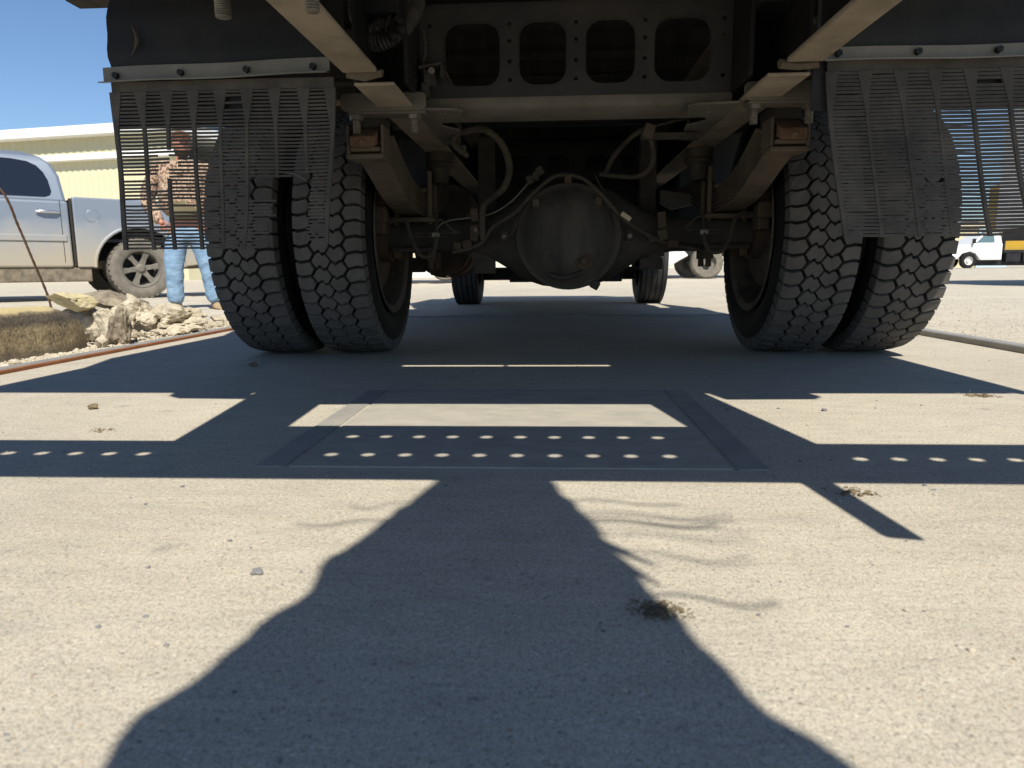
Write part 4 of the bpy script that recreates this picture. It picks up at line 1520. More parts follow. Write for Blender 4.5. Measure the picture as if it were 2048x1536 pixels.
def pickup():
    base = Vector((-6.24, 10.62, -.062))
    r = empty('pickup_truck', base, HEAD, 'silver pickup with mud caked lower body parked beyond the kerb', 'pickup')
    # local: +x forward, +y left (towards the camera), rear axle at x = 0, near side wheel at y = -0
    O = (0, 0, 0)

    def L(mbk, name, m, par=None, **k):
        return mbk.build(name, m, par or r, O, **k)
    W = 1.72
    ya = 0.10     # near side skin y

    def sidepoly(pts, y0, y1):
        return MB().prism(pts, y0, y1, lambda a, b, d: (a, d, b))
    # bed: near side with wheel arch
    arch = [(.56 * math.cos(th), .44 + .54 * math.sin(th)) for th in [PI * k / 16 for k in range(17)]]
    pts = [(-1.10, .62)] + [(-1.12, 1.36), (.78, 1.36), (.78, .44), (.56, .44)] + arch[1:-1] + [(-.56, .44), (-1.0, .50)]
    L(sidepoly(pts, ya - .06, ya), 'bed_side', 'silver', bev=.018, seg=3)
    L(sidepoly(pts, ya - W, ya - W + .06), 'bed_side', 'silver', bev=.018, seg=3)
    L(MB().box(-1.14, -1.08, ya - W + .05, ya - .05, .66, 1.36), 'tailgate', 'silver', bev=.015, seg=2)
    L(MB().box(-1.10, .78, ya - W + .06, ya - .06, .78, .82).box(.74, .78, ya - W + .06, ya - .06, .8, 1.34), 'bed_floor', 'darkpaint')
    # flared arch lip
    mbk = MB().tube([(.575 * math.cos(PI * k / 20), ya + .004, .44 + .555 * math.sin(PI * k / 20)) for k in range(21)], .022, 8)
    L(mbk, 'wheel_arch', 'silver', smooth=True)
    # inner arch liner
    mbk = MB()
    for k in range(20):
        a0_, a1_ = PI * k / 20, PI * (k + 1) / 20
        mbk.loft([[(.56 * math.cos(a_), yy_, .46 + .54 * math.sin(a_)) for a_, yy_ in ((a0_, ya - .02), (a1_, ya - .02), (a1_, ya - .45), (a0_, ya - .45))],
                  [(.58 * math.cos(a_), yy_, .46 + .56 * math.sin(a_)) for a_, yy_ in ((a0_, ya - .02), (a1_, ya - .02), (a1_, ya - .45), (a0_, ya - .45))]])
    L(mbk, 'arch_liner', 'blackplastic')
    L(MB().box(-.75, .75, ya - .50, ya - .46, .46, 1.10).box(-.75, .75, ya - W + .46, ya - W + .50, .46, 1.10), 'wheel_house', 'blackplastic')
    # cab: profile extruded with tumblehome by loft
    low = [(1.05, .44), (1.05, 1.30), (3.55, 1.30), (3.55, .44)]
    L(MB().prism(low, ya - W, ya, lambda a, b, d: (a, d, b)), 'cab_body', 'silver', bev=.03, seg=3)
    gh = MB().loft([[(1.06, ya - .01, 1.28), (3.5, ya - .01, 1.28), (3.5, ya - W + .01, 1.28), (1.06, ya - W + .01, 1.28)],
                    [(1.10, ya - .08, 1.62), (3.2, ya - .08, 1.62), (3.2, ya - W + .08, 1.62), (1.10, ya - W + .08, 1.62)],
                    [(1.17, ya - .125, 1.77), (3.05, ya - .125, 1.77), (3.05, ya - W + .125, 1.77), (1.17, ya - W + .125, 1.77)],
                    [(1.27, ya - .17, 1.86), (2.95, ya - .17, 1.86), (2.95, ya - W + .17, 1.86), (1.27, ya - W + .17, 1.86)],
                    [(1.48, ya - .26, 1.92), (2.75, ya - .26, 1.92), (2.75, ya - W + .26, 1.92), (1.48, ya - W + .26, 1.92)]])
    cb = L(gh, 'cab_roof', 'silver', bev=.04, seg=3, smooth=True)
    # side windows (dark)
    wp = [(1.30, 1.345), (1.235, 1.37), (1.215, 1.42), (1.235, 1.56), (1.275, 1.66), (1.34, 1.74), (1.44, 1.79), (1.60, 1.81), (2.20, 1.82), (2.20, 1.34)]
    mbk = MB()
    n = len(wp)
    f = lambda z: ya - .008 - (z - 1.28) * .235
    mbk.add([(a, f(b) + .012, b) for a, b in wp] + [(a, f(b) - .02, b) for a, b in wp], [tuple(range(n)), tuple(range(n, 2 * n))[::-1]] + [(i, (i + 1) % n, n + (i + 1) % n, n + i) for i in range(n)])
    L(mbk, 'side_window', 'tint', bev=.008, seg=2)
    wp = [(2.34, 1.34), (2.34, 1.80), (2.90, 1.80), (3.30, 1.34)]
    n = len(wp)
    mbk = MB()
    mbk.add([(a, f(b) + .012, b) for a, b in wp] + [(a, f(b) - .02, b) for a, b in wp], [tuple(range(n)), tuple(range(n, 2 * n))[::-1]] + [(i, (i + 1) % n, n + (i + 1) % n, n + i) for i in range(n)])
    L(mbk, 'side_window', 'tint', bev=.008)
    # door seams as thin dark gaps
    L(MB().box(1.012, 1.036, ya - .05, ya - .012, .46, 1.34), 'cab_gap', 'gap')
    L(MB().box(2.22, 2.228, ya - .002, ya + .0015, .50, 1.30), 'door_seam', 'gap')
    L(MB().box(1.14, 1.148, ya - .002, ya + .0015, .50, 1.30), 'door_seam', 'gap')
    # moulding and handle
    L(MB().box(1.10, 3.5, ya - .002, ya + .016, .78, .86), 'side_moulding', 'silver', bev=.007, seg=2)
    h = L(MB().tube([(1.17, ya + .012, 1.15), (1.22, ya + .040, 1.155), (1.36, ya + .040, 1.155), (1.42, ya + .012, 1.15)], .020, 10), 'door_handle', 'chrome', smooth=True)
    L(MB().rev([(0, .0), (.006, .0), (.006, .075), (.0, .082), (.004, .087), (-.002, .09)], (.56, ya, 1.12), 'Y', 32), 'fuel_door', 'silver', smooth=True)
    # rocker, chassis, exhaust
    L(MB().box(.84, 3.5, ya - .12, ya - .03, .25, .44), 'rocker', 'underbody', bev=.015, seg=2)
    L(MB().box(-1.1, 4.6, ya - .50, ya - .40, .42, .54).box(-1.1, 4.6, ya - W + .40, ya - W + .50, .42, .54), 'chassis_rail', 'underbody', bev=.01)
    L(MB().cyl((0, ya - W + .1, .42), (0, ya - .1, .42), .05, 12).rev([(-.14, 0), (-.12, .13), (0, .17), (.12, .13), (.14, 0)], (0, ya - W / 2, .42), 'Y', 20), 'rear_axle', 'darkpaint', smooth=True)
    L(MB().box(-1.28, -1.14, ya - W + .1, ya - .1, .52, .68), 'rear_bumper', 'chrome', bev=.03, seg=3)
    # nose (mostly outside the frame)
    nose = MB().prism([(3.56, .50), (3.56, 1.30), (3.75, 1.28), (4.75, 1.20), (4.90, 1.05), (4.92, .50), (4.72, .44)] + [(4.05 + .52 * math.cos(th), .44 + .54 * math.sin(th)) for th in [PI * k / 12 for k in range(1, 12)]] + [(3.62, .44)],
                      ya - W, ya, lambda a, b, d: (a, d, b))
    L(nose, 'bonnet', 'silver', bev=.03, seg=3)
    # wheels
    whe = None
    for x, y, sg in ((0, ya - .16, 1), (0, ya - W + .16, -1), (4.05, ya - .16, 1), (4.05, ya - W + .16, -1)):
        w = bpy.data.objects.new('wheel', None)
        col.objects.link(w)
        w.parent = r
        w.location = (x, y, .42)
        w.rotation_euler = (0, .35, 0) if sg > 0 else (0, 0, PI)
        if whe is None:
            whe = w
            prof = [(-.12, .25), (-.145, .32), (-.14, .37), (-.125, .405), (-.06, .415), (.06, .415), (.125, .405), (.14, .37), (.145, .32), (.12, .25)]
            tm = MB().rev(prof, O, 'Y', 64)
            for k in range(34):
                th = 2 * PI * k / 34
                for yy, ph in ((.095, 0), (-.095, .5), (.035, .5), (-.035, 0)):
                    t2 = th + ph * 2 * PI / 34
                    ca, sa = math.cos(t2), math.sin(t2)
                    vs = []
                    hw = .036 if abs(yy) > .05 else .026
                    for dy in (-hw, hw):
                        for dt in (-.024, .024):
                            for rr_ in (.40, .424 - (.006 if abs(yy + dy) > .1 else 0)):
                                vs.append((math.cos(t2) * rr_ - math.sin(t2) * dt, yy + dy, math.sin(t2) * rr_ + math.cos(t2) * dt))
                    tm.add(vs, [(0, 1, 3, 2), (4, 6, 7, 5), (0, 4, 5, 1), (2, 3, 7, 6), (1, 5, 7, 3)])
            tm.build('tyre', 'mudtyre', w, O, smooth=True, angle=30)
            rm = MB().rev([(.12, .255), (.135, .262), (.128, .245), (.10, .232), (-.05, .225), (-.10, .22)], O, 'Y', 48)
            rm.rev([(-.03, .23), (-.03, 0)], O, 'Y', 32)
            rimo = rm.build('rim', 'alloy', w, O, smooth=True)
            MB().rev([(-.02, .20), (-.015, .0)], O, 'Y', 32).build('brake_disc', 'blackplastic', rimo, O)
            for k in range(6):
                th = 2 * PI * k / 6 + .2
                c_, s_ = math.cos(th), math.sin(th)
                vs = []
                for rr_, wd, y0, y1 in ((.045, .040, .02, .085), (.15, .030, .03, .098), (.235, .046, .04, .105)):
                    for sw in (-1, 1):
                        for yy in (y0, y1):
                            vs.append((c_ * rr_ - s_ * wd * sw, yy, s_ * rr_ + c_ * wd * sw))
                MB().add(vs, [(0, 4, 5, 1), (2, 3, 7, 6), (1, 5, 7, 3), (4, 8, 9, 5), (6, 7, 11, 10), (5, 9, 11, 7), (0, 2, 6, 4), (4, 6, 10, 8)]).build('spoke', 'alloy', rimo, O, bev=.006, seg=2)
            MB().rev([(.02, .07), (.085, .07), (.10, .058), (.105, .045), (.112, .040), (.112, 0)], O, 'Y', 24).build('hub_cap', 'alloy', rimo, O, smooth=True, angle=30)
        else:
            for ch in list(whe.children):
                copy_tree(ch, w)
    for ch in r.children:
        if ch.name.split('.')[0] in ('cab_body', 'cab_roof', 'side_window', 'cab_gap', 'door_seam', 'side_moulding', 'door_handle', 'rocker', 'bonnet') or (ch.name.startswith('wheel') and ch.location.x > 2):
            ch.location.x -= .22
    r.scale = (1.07, 1.07, 1.07)
    return r


pickup()

# ------------------------------------------------------------------ man behind the left flap


def head_mesh(c, s, yaw, pitch=0.0):
    """a head about 0.23 m tall facing -y, then turned"""
    bm = bmesh.new()
    bmesh.ops.create_icosphere(bm, subdivisions=4, radius=1)
    for v in bm.verts:
        x, y, z = v.co
        k = 1 - .22 * max(0, -z) ** 1.5
        p = Vector((x * .078 * k, y * .098 * (1 - .10 * max(0, -z)), z * .118))
        if y < 0:
            nz = math.exp(-((x / .16) ** 2) - ((z + .10) / .20) ** 2)
            p.y -= .026 * nz
            for sx_ in (-1, 1):
                p.y += .010 * math.exp(-(((x - sx_ * .36) / .16) ** 2) - ((z - .10) / .11) ** 2)
            p.y -= .006 * math.exp(-((x / .5) ** 2) - ((z - .26) / .08) ** 2)
            p.y -= .007 * math.exp(-((x / .3) ** 2) - ((z + .42) / .06) ** 2)
            p.y += .005 * math.exp(-((x / .3) ** 2) - ((z + .50) / .03) ** 2)
            p.y -= .010 * math.exp(-((x / .3) ** 2) - ((z + .78) / .16) ** 2)
        ear = math.exp(-((y - .05) / .14) ** 2 - ((z + .02) / .20) ** 2) if abs(x) > .8 else 0
        p.x += math.copysign(.016 * ear, x)
        v.co = p * s
    m = Matrix.Translation(c) @ Matrix.Rotation(yaw, 4, 'Z') @ Matrix.Rotation(pitch, 4, 'X')
    bm.transform(m)
    return bm


def join_bm(ob, bm):
    b2 = bmesh.new()
    b2.from_mesh(ob.data)
    me = bpy.data.meshes.new('t')
    bm.to_mesh(me)
    b2.from_mesh(me)
    b2.to_mesh(ob.data)
    b2.free()
    bm.free()
    ob.data.polygons.foreach_set('use_smooth', [True] * len(ob.data.polygons))


def man():
    base = Vector((-3.74, 7.27, -.066))
    bd = skin('person', 'skin', {
        'pel': ((0, 0, .93), (.13, .10)), 'sp': ((0, -.01, 1.15), (.13, .10)), 'ch': ((0, 0, 1.36), (.15, .10)), 'nk': ((0.0, 0, 1.50), .055), 'hd': ((0.0, -.02, 1.60), .06),
        'sl': ((-.19, 0, 1.41), .06), 'el': ((-.33, .03, 1.13), .045), 'wl': ((-.25, -.07, .93), .036), 'hl': ((-.205, -.11, .86), (.040, .024)),
        'sr': ((.19, 0, 1.41), .06), 'er': ((.33, .03, 1.13), .045), 'wr': ((.25, -.07, .93), .036), 'hr': ((.205, -.11, .86), (.040, .024)),
        'tl': ((-.10, 0, .88), .085), 'kl': ((-.14, -.02, .50), .055), 'al': ((-.155, .02, .10), .04),
        'tr': ((.10, 0, .88), .085), 'kr': ((.165, -.02, .50), .055), 'ar': ((.215, .02, .10), .04)},
        [('pel', 'sp'), ('sp', 'ch'), ('ch', 'nk'), ('nk', 'hd'), ('ch', 'sl'), ('sl', 'el'), ('el', 'wl'), ('wl', 'hl'), ('ch', 'sr'), ('sr', 'er'), ('er', 'wr'), ('wr', 'hr'),
         ('pel', 'tl'), ('tl', 'kl'), ('kl', 'al'), ('pel', 'tr'), ('tr', 'kr'), ('kr', 'ar')])
    # fingers: four and a thumb on each hand, tips going into the pocket
    for s in (-1, 1):
        for k in range(4):
            f0 = Vector((s * (.182 + .017 * k), -.122 + .008 * k, .858))
            L = (.055, .062, .058, .045)[k]
            bmf = bmesh.new()
            mf = MB().tube([f0, f0 + Vector((-s * .004, -.006, -L * .5)), f0 + Vector((-s * .006, .006, -L))], lambda t: .009 * (1 - .25 * t), 8)
            me = bpy.data.meshes.new('f')
            me.from_pydata(mf.v, [], mf.f)
            bmf.from_mesh(me)
            join_bm(bd, bmf)
        f0 = Vector((s * .190, -.138, .89))
        mf = MB().tube([f0, f0 + Vector((-s * .022, -.016, -.012)), f0 + Vector((-s * .034, -.014, -.036))], lambda t: .0105 * (1 - .2 * t), 8)
        me = bpy.data.meshes.new('f')
        me.from_pydata(mf.v, [], mf.f)
        bmf = bmesh.new()
        bmf.from_mesh(me)
        join_bm(bd, bmf)
    hb = head_mesh(Vector((.015, -.03, 1.655)), 1.05, R(30), R(8))
    join_bm(bd, hb)
    bd.location = base
    bd.rotation_euler = (0, 0, R(22))
    tag(bd, 'bearded man in camouflage jacket and faded jeans, hands in pockets, behind the torn flap', 'person')
    jk = skin('camouflage_jacket', 'camo', {
        'b': ((0, -.01, .93), (.215, .165)), 'b2': ((0, -.03, 1.08), (.275, .20)), 'c': ((0, 0, 1.28), (.25, .16)), 'd': ((0, 0, 1.42), (.165, .115)), 'n': ((0, 0, 1.50), (.085, .08)),
        'sl': ((-.22, 0, 1.42), .095), 'ul': ((-.30, .02, 1.27), .088), 'el': ((-.355, .03, 1.12), .082), 'wl': ((-.228, -.10, .885), .058),
        'sr': ((.22, 0, 1.42), .095), 'ur': ((.30, .02, 1.27), .088), 'er': ((.355, .03, 1.12), .082), 'wr': ((.228, -.10, .885), .058)},
        [('b', 'b2'), ('b2', 'c'), ('c', 'd'), ('d', 'n'), ('d', 'sl'), ('sl', 'ul'), ('ul', 'el'), ('el', 'wl'), ('d', 'sr'), ('sr', 'ur'), ('ur', 'er'), ('er', 'wr')], bd, 3)
    wrinkle(jk, .02, 13)
    vs_ = skin('sweater_front', 'olive', {
        'b': ((0, -.055, .90), (.170, .140)), 'b2': ((0, -.075, 1.04), (.175, .155)), 'c': ((0, -.065, 1.18), (.15, .120))},
        [('b', 'b2'), ('b2', 'c')], bd, 3)
    wrinkle(vs_, .02, 10)
    jn = skin('jeans', 'denim', {
        'p': ((0, 0, .92), (.18, .135)), 'p2': ((0, 0, .84), (.17, .13)), 'tl': ((-.105, 0, .76), .122), 'ml': ((-.13, -.01, .60), .112), 'kl': ((-.145, -.02, .48), .102), 'cl': ((-.155, .0, .28), .092), 'al': ((-.16, .02, .055), .088),
        'tr': ((.105, 0, .76), .122), 'mr': ((.15, -.01, .60), .112), 'kr': ((.175, -.02, .48), .102), 'cr': ((.20, .0, .28), .092), 'ar': ((.225, .02, .055), .088)},
        [('p', 'p2'), ('p2', 'tl'), ('tl', 'ml'), ('ml', 'kl'), ('kl', 'cl'), ('cl', 'al'), ('p2', 'tr'), ('tr', 'mr'), ('mr', 'kr'), ('kr', 'cr'), ('cr', 'ar')], bd, 3)
    wrinkle(jn, .010, 16)
    for s, x in ((-1, -.16), (1, .225)):
        mbk = MB()
        rings = []
        for y_, w, h in ((.075, .030, .06), (.05, .040, .085), (0, .042, .09), (-.05, .045, .075), (-.11, .050, .050), (-.17, .044, .040), (-.205, .026, .030)):
            ring = []
            for k in range(12):
                th = 2 * PI * k / 12
                ring.append((x + s * (-y_) * .35 + math.cos(th) * w, y_, max(.002, h / 2 + math.sin(th) * h / 2)))
            rings.append(ring)
        mbk.loft(rings)
        mbk.build('boot', 'boot', bd, (0, 0, 0), smooth=True)
    # beard and cap
    mt = Matrix.Translation(Vector((.015, -.03, 1.655))) @ Matrix.Rotation(R(30), 4, 'Z') @ Matrix.Rotation(R(8), 4, 'X')
    for nm, m, cond, sc_, off in (('beard', 'hair', lambda v: v.z < -.035 and v.y < .03, 1.09, Vector((0, -.004, -.006))), ('hair', 'hair', lambda v: (v.z > .035 and v.y > -.02) or (v.y > .04 and v.z > -.05), 1.05, Vector((0, 0, 0)))):
        b = head_mesh(Vector((0, 0, 0)), 1.05, 0)
        bmesh.ops.delete(b, geom=[v for v in b.verts if not cond(v.co)], context='VERTS')
        for v in b.verts:
            v.co = v.co * sc_ + off + v.co * .06 * noise.noise(v.co * 60)
        b.transform(mt)
        me = bpy.data.meshes.new(nm)
        b.to_mesh(me)
        b.free()
        me.materials.append(MT[m])
        me.polygons.foreach_set('use_smooth', [True] * len(me.polygons))
        ob = bpy.data.objects.new(nm, me)
        col.objects.link(ob)
        ob.parent = bd
    mbk = MB()
    rings = []
    for z, r_ in ((.045, .098), (.075, .098), (.105, .086), (.128, .055), (.136, .02)):
        rings.append([(math.cos(2 * PI * k / 24) * r_ * .88, .008 + math.sin(2 * PI * k / 24) * r_ * 1.08, z) for k in range(24)])
    mbk.loft(rings)
    cp = MB()
    cp.add([mt @ Vector(v) for v in mbk.v], mbk.f)
    bill = []
    for t in range(7):
        a = PI + PI * t / 6
        bill.append((math.cos(a) * .072, -.06 + math.sin(a) * .095))
    b2 = MB().prism(bill, .045, .050, lambda a, b, d: (a, b, d))
    cp.add([mt @ Vector(v) for v in b2.v], b2.f)
    cp.build('cap', 'rust', bd, (0, 0, 0), smooth=True, angle=50)


man()

# ------------------------------------------------------------------ photographer, crouched behind the camera (casts the big shadow)


def photographer():
    P = Vector((.14, -.55, 0))
    J = {
        'pel': ((.20, -.65, .85), (.15, .13)), 'sp': ((.20, -.50, 1.02), (.135, .11)), 'ch': ((.20, -.36, 1.18), (.13, .10)), 'nk': ((.215, -.25, 1.31), .055), 'hd': ((.22, -.20, 1.38), .065),
        'sl': ((.095, -.35, 1.20), .058), 'el': ((-.065, -.25, .86), .045), 'wl': ((-.02, -.09, .62), .034), 'hl': ((.0, -.075, .46), (.042, .025)),
        'sr': ((.29, -.35, 1.20), .058), 'er': ((.325, -.25, .86), .045), 'wr': ((.11, -.10, .60), .034), 'hr': ((.07, -.085, .46), (.042, .025)),
        'tl': ((.10, -.64, .78), .095), 'kl': ((.06, -.44, .45), .065), 'al': ((.06, -.58, .09), .045), 'fl': ((.05, -.46, .05), .04),
        'tr': ((.30, -.64, .78), .095), 'kr': ((.33, -.44, .45), .065), 'ar': ((.34, -.58, .09), .045), 'fr': ((.35, -.46, .05), .04)}
    J = {k: (Vector(v[0]) - P, v[1]) for k, v in J.items()}
    E = [('pel', 'sp'), ('sp', 'ch'), ('ch', 'nk'), ('nk', 'hd'), ('ch', 'sl'), ('sl', 'el'), ('el', 'wl'), ('wl', 'hl'), ('ch', 'sr'), ('sr', 'er'), ('er', 'wr'), ('wr', 'hr'),
         ('pel', 'tl'), ('tl', 'kl'), ('kl', 'al'), ('al', 'fl'), ('pel', 'tr'), ('tr', 'kr'), ('kr', 'ar'), ('ar', 'fr')]
    bd = skin('person', 'skin', J, E)
    join_bm(bd, head_mesh(Vector((.225, -.155, 1.46)) - P, 1.05, PI, R(-25)))
    bd.location = P
    tag(bd, 'photographer with wind blown hair bending down behind the camera', 'person')
    tr_ = {k: (v[0], tuple(x * 1.1 for x in v[1]) if isinstance(v[1], tuple) else v[1] * 1.2) for k, v in J.items() if k in ('pel', 'tl', 'kl', 'al', 'tr', 'kr', 'ar')}
    skin('trousers', 'navy', tr_, [e for e in E if e[0] in tr_ and e[1] in tr_], bd)
    # hair: mass shaped for its shadow, locks and loose strands blown to the right
    rr = random.Random(4)
    hc = Vector((.225, -.155, 1.46)) - P
    mbk = MB()
    def shadow_outline(Y):
        Lk = ((1.2, -.14), (1.08, -.172), (.97, -.200), (.85, -.228), (.74, -.252), (.67, -.246), (.585, -.272), (.50, -.292), (.41, -.305), (.2, -.33))
        Rk = ((1.2, -.05), (1.09, -.012), (1.0, .022), (.954, .030), (.86, .052), (.78, .076), (.70, .094), (.638, .118), (.517, .140), (.43, .186), (.2, .24))

        def ip(K):
            for (a, x), (b, y_) in zip(K, K[1:]):
                if b <= Y <= a:
                    return x + (y_ - x) * (a - Y) / (a - b)
            return K[0][1] if Y > K[0][0] else K[-1][1]
        return ip(Lk), ip(Rk)

    def body_rings(z0, z1, n, seed):
        rings = []
        for q in range(n + 1):
            z = z0 + (z1 - z0) * q / n
            yc = -.20 if z > 1.35 else -.20 - (1.35 - z) * .5
            l_, r_ = shadow_outline(yc + .8 * z)
            cx, rx = (l_ + r_) / 2 + .22 * z, (r_ - l_) / 2
            ry = .09 if z > 1.3 else .11
            ring = []
            for k in range(32):
                t_ = 2 * PI * k / 32
                w_ = 1 + .12 * noise.noise(Vector((math.cos(t_) * 2, z * 17 + seed, math.sin(t_) * 2)))
                ring.append(Vector((cx + math.cos(t_) * rx * w_, yc + (math.sin(t_) * ry if (math.sin(t_) < 0 or z < 1.25) else math.sin(t_) * .03), z)) - P)
            rings.append(ring)
        return rings
    shadow_coat = MB().loft(body_rings(.78, 1.24, 22, 1)).build('shadow_coat', 'navy', bd, (0, 0, 0), smooth=True)  # unseen garment shaped so that its shadow fills the wanted contour
    mbk.loft(body_rings(1.18, 1.68, 24, 5))
    for k in range(26):
        a = rr.random() * 6.28
        zz = rr.uniform(1.22, 1.58)
        l_, r_ = shadow_outline(-.20 + .8 * zz)
        p1 = Vector(((l_ + r_) / 2 + .22 * zz + math.cos(a) * (r_ - l_) * .47, -.2 + min(math.sin(a) * .1, 0), zz)) - P
        p2 = p1 + Vector((math.cos(a) * .018, -.02, -.05))
        p3 = p2 + Vector((math.cos(a) * rr.uniform(-.005, .03), rr.uniform(-.03, .01), -.06))
        mbk.tube(smoothpath([p1, p2, p3], 3), lambda t: .010 * (1 - .7 * t), 5)
    for dx, zz, L, w in ((1, 1.48, .16, .0022), (1, 1.40, .21, .0034), (1, 1.37, .18, .0028), (1, 1.31, .20, .0018), (1, 1.22, .16, .0016), (1, 1.10, .13, .0018), (-1, 1.36, .13, .0016), (-1, 1.43, .09, .0012)):
        l_, r_ = shadow_outline(-.20 + .8 * zz)
        p1 = Vector(((r_ if dx > 0 else l_) + .22 * zz - dx * .012, -.20, zz)) - P
        for q in range(3):
            jx = rr.uniform(-.008, .008)
            mbk.tube(smoothpath([p1 + Vector((0, jx, jx)), p1 + Vector((dx * L * .35, jx, .004 + jx)), p1 + Vector((dx * L * .7, 0, -.026 + jx * 1.5)), p1 + Vector((dx * L, jx, -.010 + jx * 2))], 6), w * .5, 4)
    mbk.build('hair', 'hair', bd, (0, 0, 0), smooth=True)


photographer()

# ------------------------------------------------------------------ buildings and vehicles beyond


def wall_box(e, a, b, z0, z1, d, name, m, ribs=0, par=None, **k):
    """a, b: plan points; thickness d away from the camera"""
    a, b = Vector((*a, 0)), Vector((*b, 0))
    t = (b - a).normalized()
    nrm = Vector((-t.y, t.x, 0))
    mbk = MB()
    L = (b - a).length
    if ribs:
        pts = []
        n = int(L / ribs)
        for i in range(n):
            s = i * ribs
            pts += [(s, 0), (s + ribs * .38, 0), (s + ribs * .46, -.022), (s + ribs * .9, -.022)]
        pts += [(n * ribs, 0), (n * ribs, d), (0, d)]
        mbk.prism(pts, z0, z1, lambda u, v, h: tuple(a + t * u + nrm * v + Vector((0, 0, h))))
    else:
        mbk.prism([(0, 0), (L, 0), (L, d), (0, d)], z0, z1, lambda u, v, h: tuple(a + t * u + nrm * v + Vector((0, 0, h))))
    return mbk.build(name, m, par or e, e.location, **k)


bA, bB = (-33.0, 31.0), (-14.2, 27.57)
b1 = empty('metal_building', (-22, 29, 0), 0, 'long cream metal building with white eave trim behind the pickup', 'building')
wall_box(b1, bA, bB, -.1, 4.72, 12, 'wall', 'cream', .28)
wall_box(b1, (-33.0, 30.7), (-14.1, 27.25), 4.72, 4.98, .6, 'gutter', 'roofwhite', bev=.03)
wall_box(b1, (-33.0, 30.85), (-14.2, 27.42), 4.98, 5.60, .5, 'upper_panel', 'creamdark', .34)
wall_box(b1, (-33.2, 30.4), (-14.0, 26.95), 5.60, 5.98, 13, 'roof_edge', 'roofwhite', bev=.03)
q = at(115, 343, 29.3)
MB().box(q.x - .3, q.x + .22, 28.9, 29.2, q.z - .14, q.z + .16).build('wall_lamp', 'galvedge', b1, b1.location, bev=.03)
b2 = empty('white_building', (-10, 31, 0), 0, 'tall white sunlit building end between the man and the tyre', 'building')
wall_box(b2, (-13.2, 31), (-4.5, 31), -.1, 6.3, 10, 'wall', 'roofwhite', .30)
wall_box(b2, (-13.4, 30.7), (-4.3, 30.7), 6.3, 6.6, 11, 'roof_edge', 'roofwhite', bev=.03)
b3 = empty('small_building', (22, 52, .2), 0, 'small tan building far behind the white work truck', 'building')
wall_box(b3, (33.2, 62), (35.4, 62), .1, 3.4, 4, 'wall', 'tan', .4)
wall_box(b3, (33.0, 61.8), (35.6, 61.8), 3.4, 3.6, 5, 'roof', 'tan')
b4 = empty('shed', (31, 55, .2), 0, 'pale blue shed behind the white work truck cab', 'shed')
wall_box(b4, (35.9, 63), (38.6, 63), .1, 3.9, 5, 'wall', 'lightblue', .5)
wall_box(b4, (35.7, 62.8), (38.8, 62.8), 3.9, 4.1, 6, 'roof', 'galvedge')


def wheel_simple(e, x, y, r_, w, par_loc, rimm='white', name='wheel'):
    o = bpy.data.objects.new(name, None)
    col.objects.link(o)
    o.parent = e
    o.location = (x, y, r_)
    z = (0, 0, 0)
    MB().rev([(-w, r_ * .55), (-w * 1.05, r_ * .9), (-w * .8, r_), (w * .8, r_), (w * 1.05, r_ * .9), (w, r_ * .55)], z, 'Y', 36).build('tyre', 'rubber' if rimm != 'mudrim' else 'mudtyre', o, z, smooth=True)
    MB().rev([(-w * .95, r_ * .56), (-w * .4, r_ * .5), (-w * .2, r_ * .3), (-w * .9, r_ * .22), (-w * .9, 0)], z, 'Y', 28).build('rim', 'white' if rimm != 'mudrim' else 'alloy', o, z, smooth=True)
    return o


def work_truck():
    """white crew work truck seen from its left side, nose to the left"""
    loc = Vector((26.0, 47, .15))
    e = empty('work_truck', loc, R(0), 'white work truck with black flat body parked far right', 'truck')
    O = (0, 0, 0)
    W = 2.0
    low = [(-.75, .55), (-.82, .95), (-.70, 1.22), (.45, 1.36), (.50, 1.36), (2.05, 1.36), (2.05, .45), (.9, .45), (.62, .80), (.30, .92), (-.10, .80), (-.32, .50)]
    MB().prism(low, 0, W, lambda a, b, d: (a, d, b)).build('cab_body', 'carpaint', e, O, bev=.05, seg=3)
    MB().loft([[(.42, .03, 1.34), (2.05, .03, 1.34), (2.05, W - .03, 1.34), (.42, W - .03, 1.34)],
               [(1.10, .18, 1.95), (1.95, .18, 1.95), (1.95, W - .18, 1.95), (1.10, W - .18, 1.95)]]).build('cab_roof', 'carpaint', e, O, bev=.06, seg=3)
    MB().prism([(.62, 1.40), (1.12, 1.86), (1.62, 1.86), (1.62, 1.40)], .05, .10, lambda a, b, d: (a, d - .01 + (b - 1.4) * .22, b)).build('side_window', 'glass', e, O)
    MB().box(.8, 8.2, .3, W - .1, .14, .56).build('underside', 'darkpaint', e, O, bev=.05)
    MB().box(.36, .50, -.20, -.02, 1.36, 1.62).build('mirror', 'blackplastic', e, O, bev=.02)
    MB().box(-.86, -.74, .05, W - .05, .50, .68).build('front_bumper', 'chrome', e, O, bev=.02)
    MB().box(2.15, 8.5, .05, W + .2, .82, 1.0).build('flat_body', 'darkpaint', e, O, bev=.02)
    MB().box(2.12, 2.22, .05, W + .2, .95, 2.15).build('headboard', 'darkpaint', e, O, bev=.02)
    MB().box(2.3, 3.1, .02, .5, .35, .80).box(3.2, 4.3, .02, .5, .35, .80).build('tool_box', 'darkpaint', e, O, bev=.02)
    MB().box(-.3, 8.2, .5, .6, .55, .75).box(-.3, 8.2, W - .6, W - .5, .55, .75).build('chassis', 'black_steel', e, O)
    for x in (.28, 6.8):
        for y in (.12, W - .12):
            wheel_simple(e, x, y, .42, .13, loc)
    e.scale = (1.13, 1.13, 1.13)
    return e


work_truck()
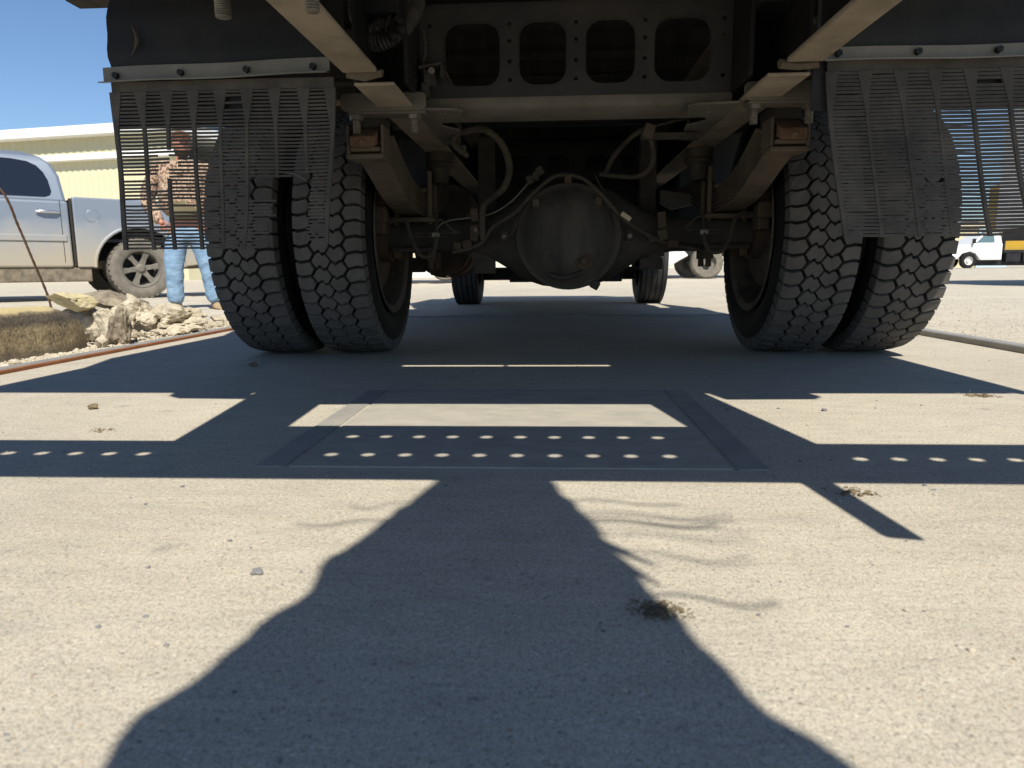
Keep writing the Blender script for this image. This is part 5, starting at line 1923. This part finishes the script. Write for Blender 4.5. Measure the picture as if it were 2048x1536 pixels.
# yellow container standing on the flat body, another truck's wheels in front of it
o = MB().box(28.45, 35.8, 47.3, 49.2, 1.10, 5.4).build('cargo_container', 'containeryellow', org=(32, 48, 1.10), bev=.04)
tag(o, 'faded yellow container standing on the black flat body', 'container')
o2 = MB().box(28.25, 28.40, 47.25, 47.4, 1.12, 4.6).build('post', 'galv', org=(28.7, 47.3, 1.30))
tag(o2, 'pale upright stake at the left end of the yellow container', 'post')


def long_truck():
    loc = Vector((-3.6, 19.4, .035))
    e = empty('box_truck', loc, R(3), 'white truck crossing far ahead, only its wheels seen under the axle', 'truck')
    O = (0, 0, 0)
    W = 2.2
    MB().box(-2.6, 9.6, .0, W, 1.15, 3.0).build('cargo_box', 'carpaint', e, O, bev=.03)
    MB().box(-2.0, 9.0, .35, .5, .62, .86).box(-2.0, 9.0, W - .5, W - .35, .62, .86).build('chassis', 'black_steel', e, O, bev=.01)
    MB().prism([(7.35, .62), (7.0, .98), (6.45, .98), (6.3, .45), (6.85, .34), (7.12, .50)], .05, .4, lambda a, b, d: (a, d, b)).build('side_step', 'carpaint', e, O, bev=.04, seg=2)
    MB().box(5.2, 6.2, .1, .7, .40, .72).build('fuel_tank', 'galvedge', e, O, bev=.05, seg=3)
    MB().box(-2.2, .0, .1, .15, .45, .9).build('mud_guard', 'tan', e, O)
    for x in (.72, 7.85):
        for y in (.14, W - .14):
            wheel_simple(e, x, y, .43, .15, loc, 'mudrim')
    return e


long_truck()


def trailer():  # unseen vehicle added only for its shadow band across the road
    loc = Vector((7.9, 11.0, .0))
    e = empty('shadow_trailer', loc, 0, 'white enclosed trailer added out of view at right to shade the road', 'trailer')
    O = (0, 0, 0)
    MB().box(0, 9, 0, 2.4, .95, 3.85).build('trailer_body', 'carpaint', e, O, bev=.04, seg=2)
    MB().box(.1, 8.9, .1, 2.3, .75, .94).build('chassis', 'black_steel', e, O)
    for x in (5.6, 6.7):
        for y in (.1, 2.3):
            wheel_simple(e, x, y, .40, .12, loc)
    MB().box(1.2, 1.32, .2, .32, .0, .76).box(1.2, 1.32, 2.1, 2.22, .0, .76).build('landing_leg', 'galv', e, O)
    return e


trailer()
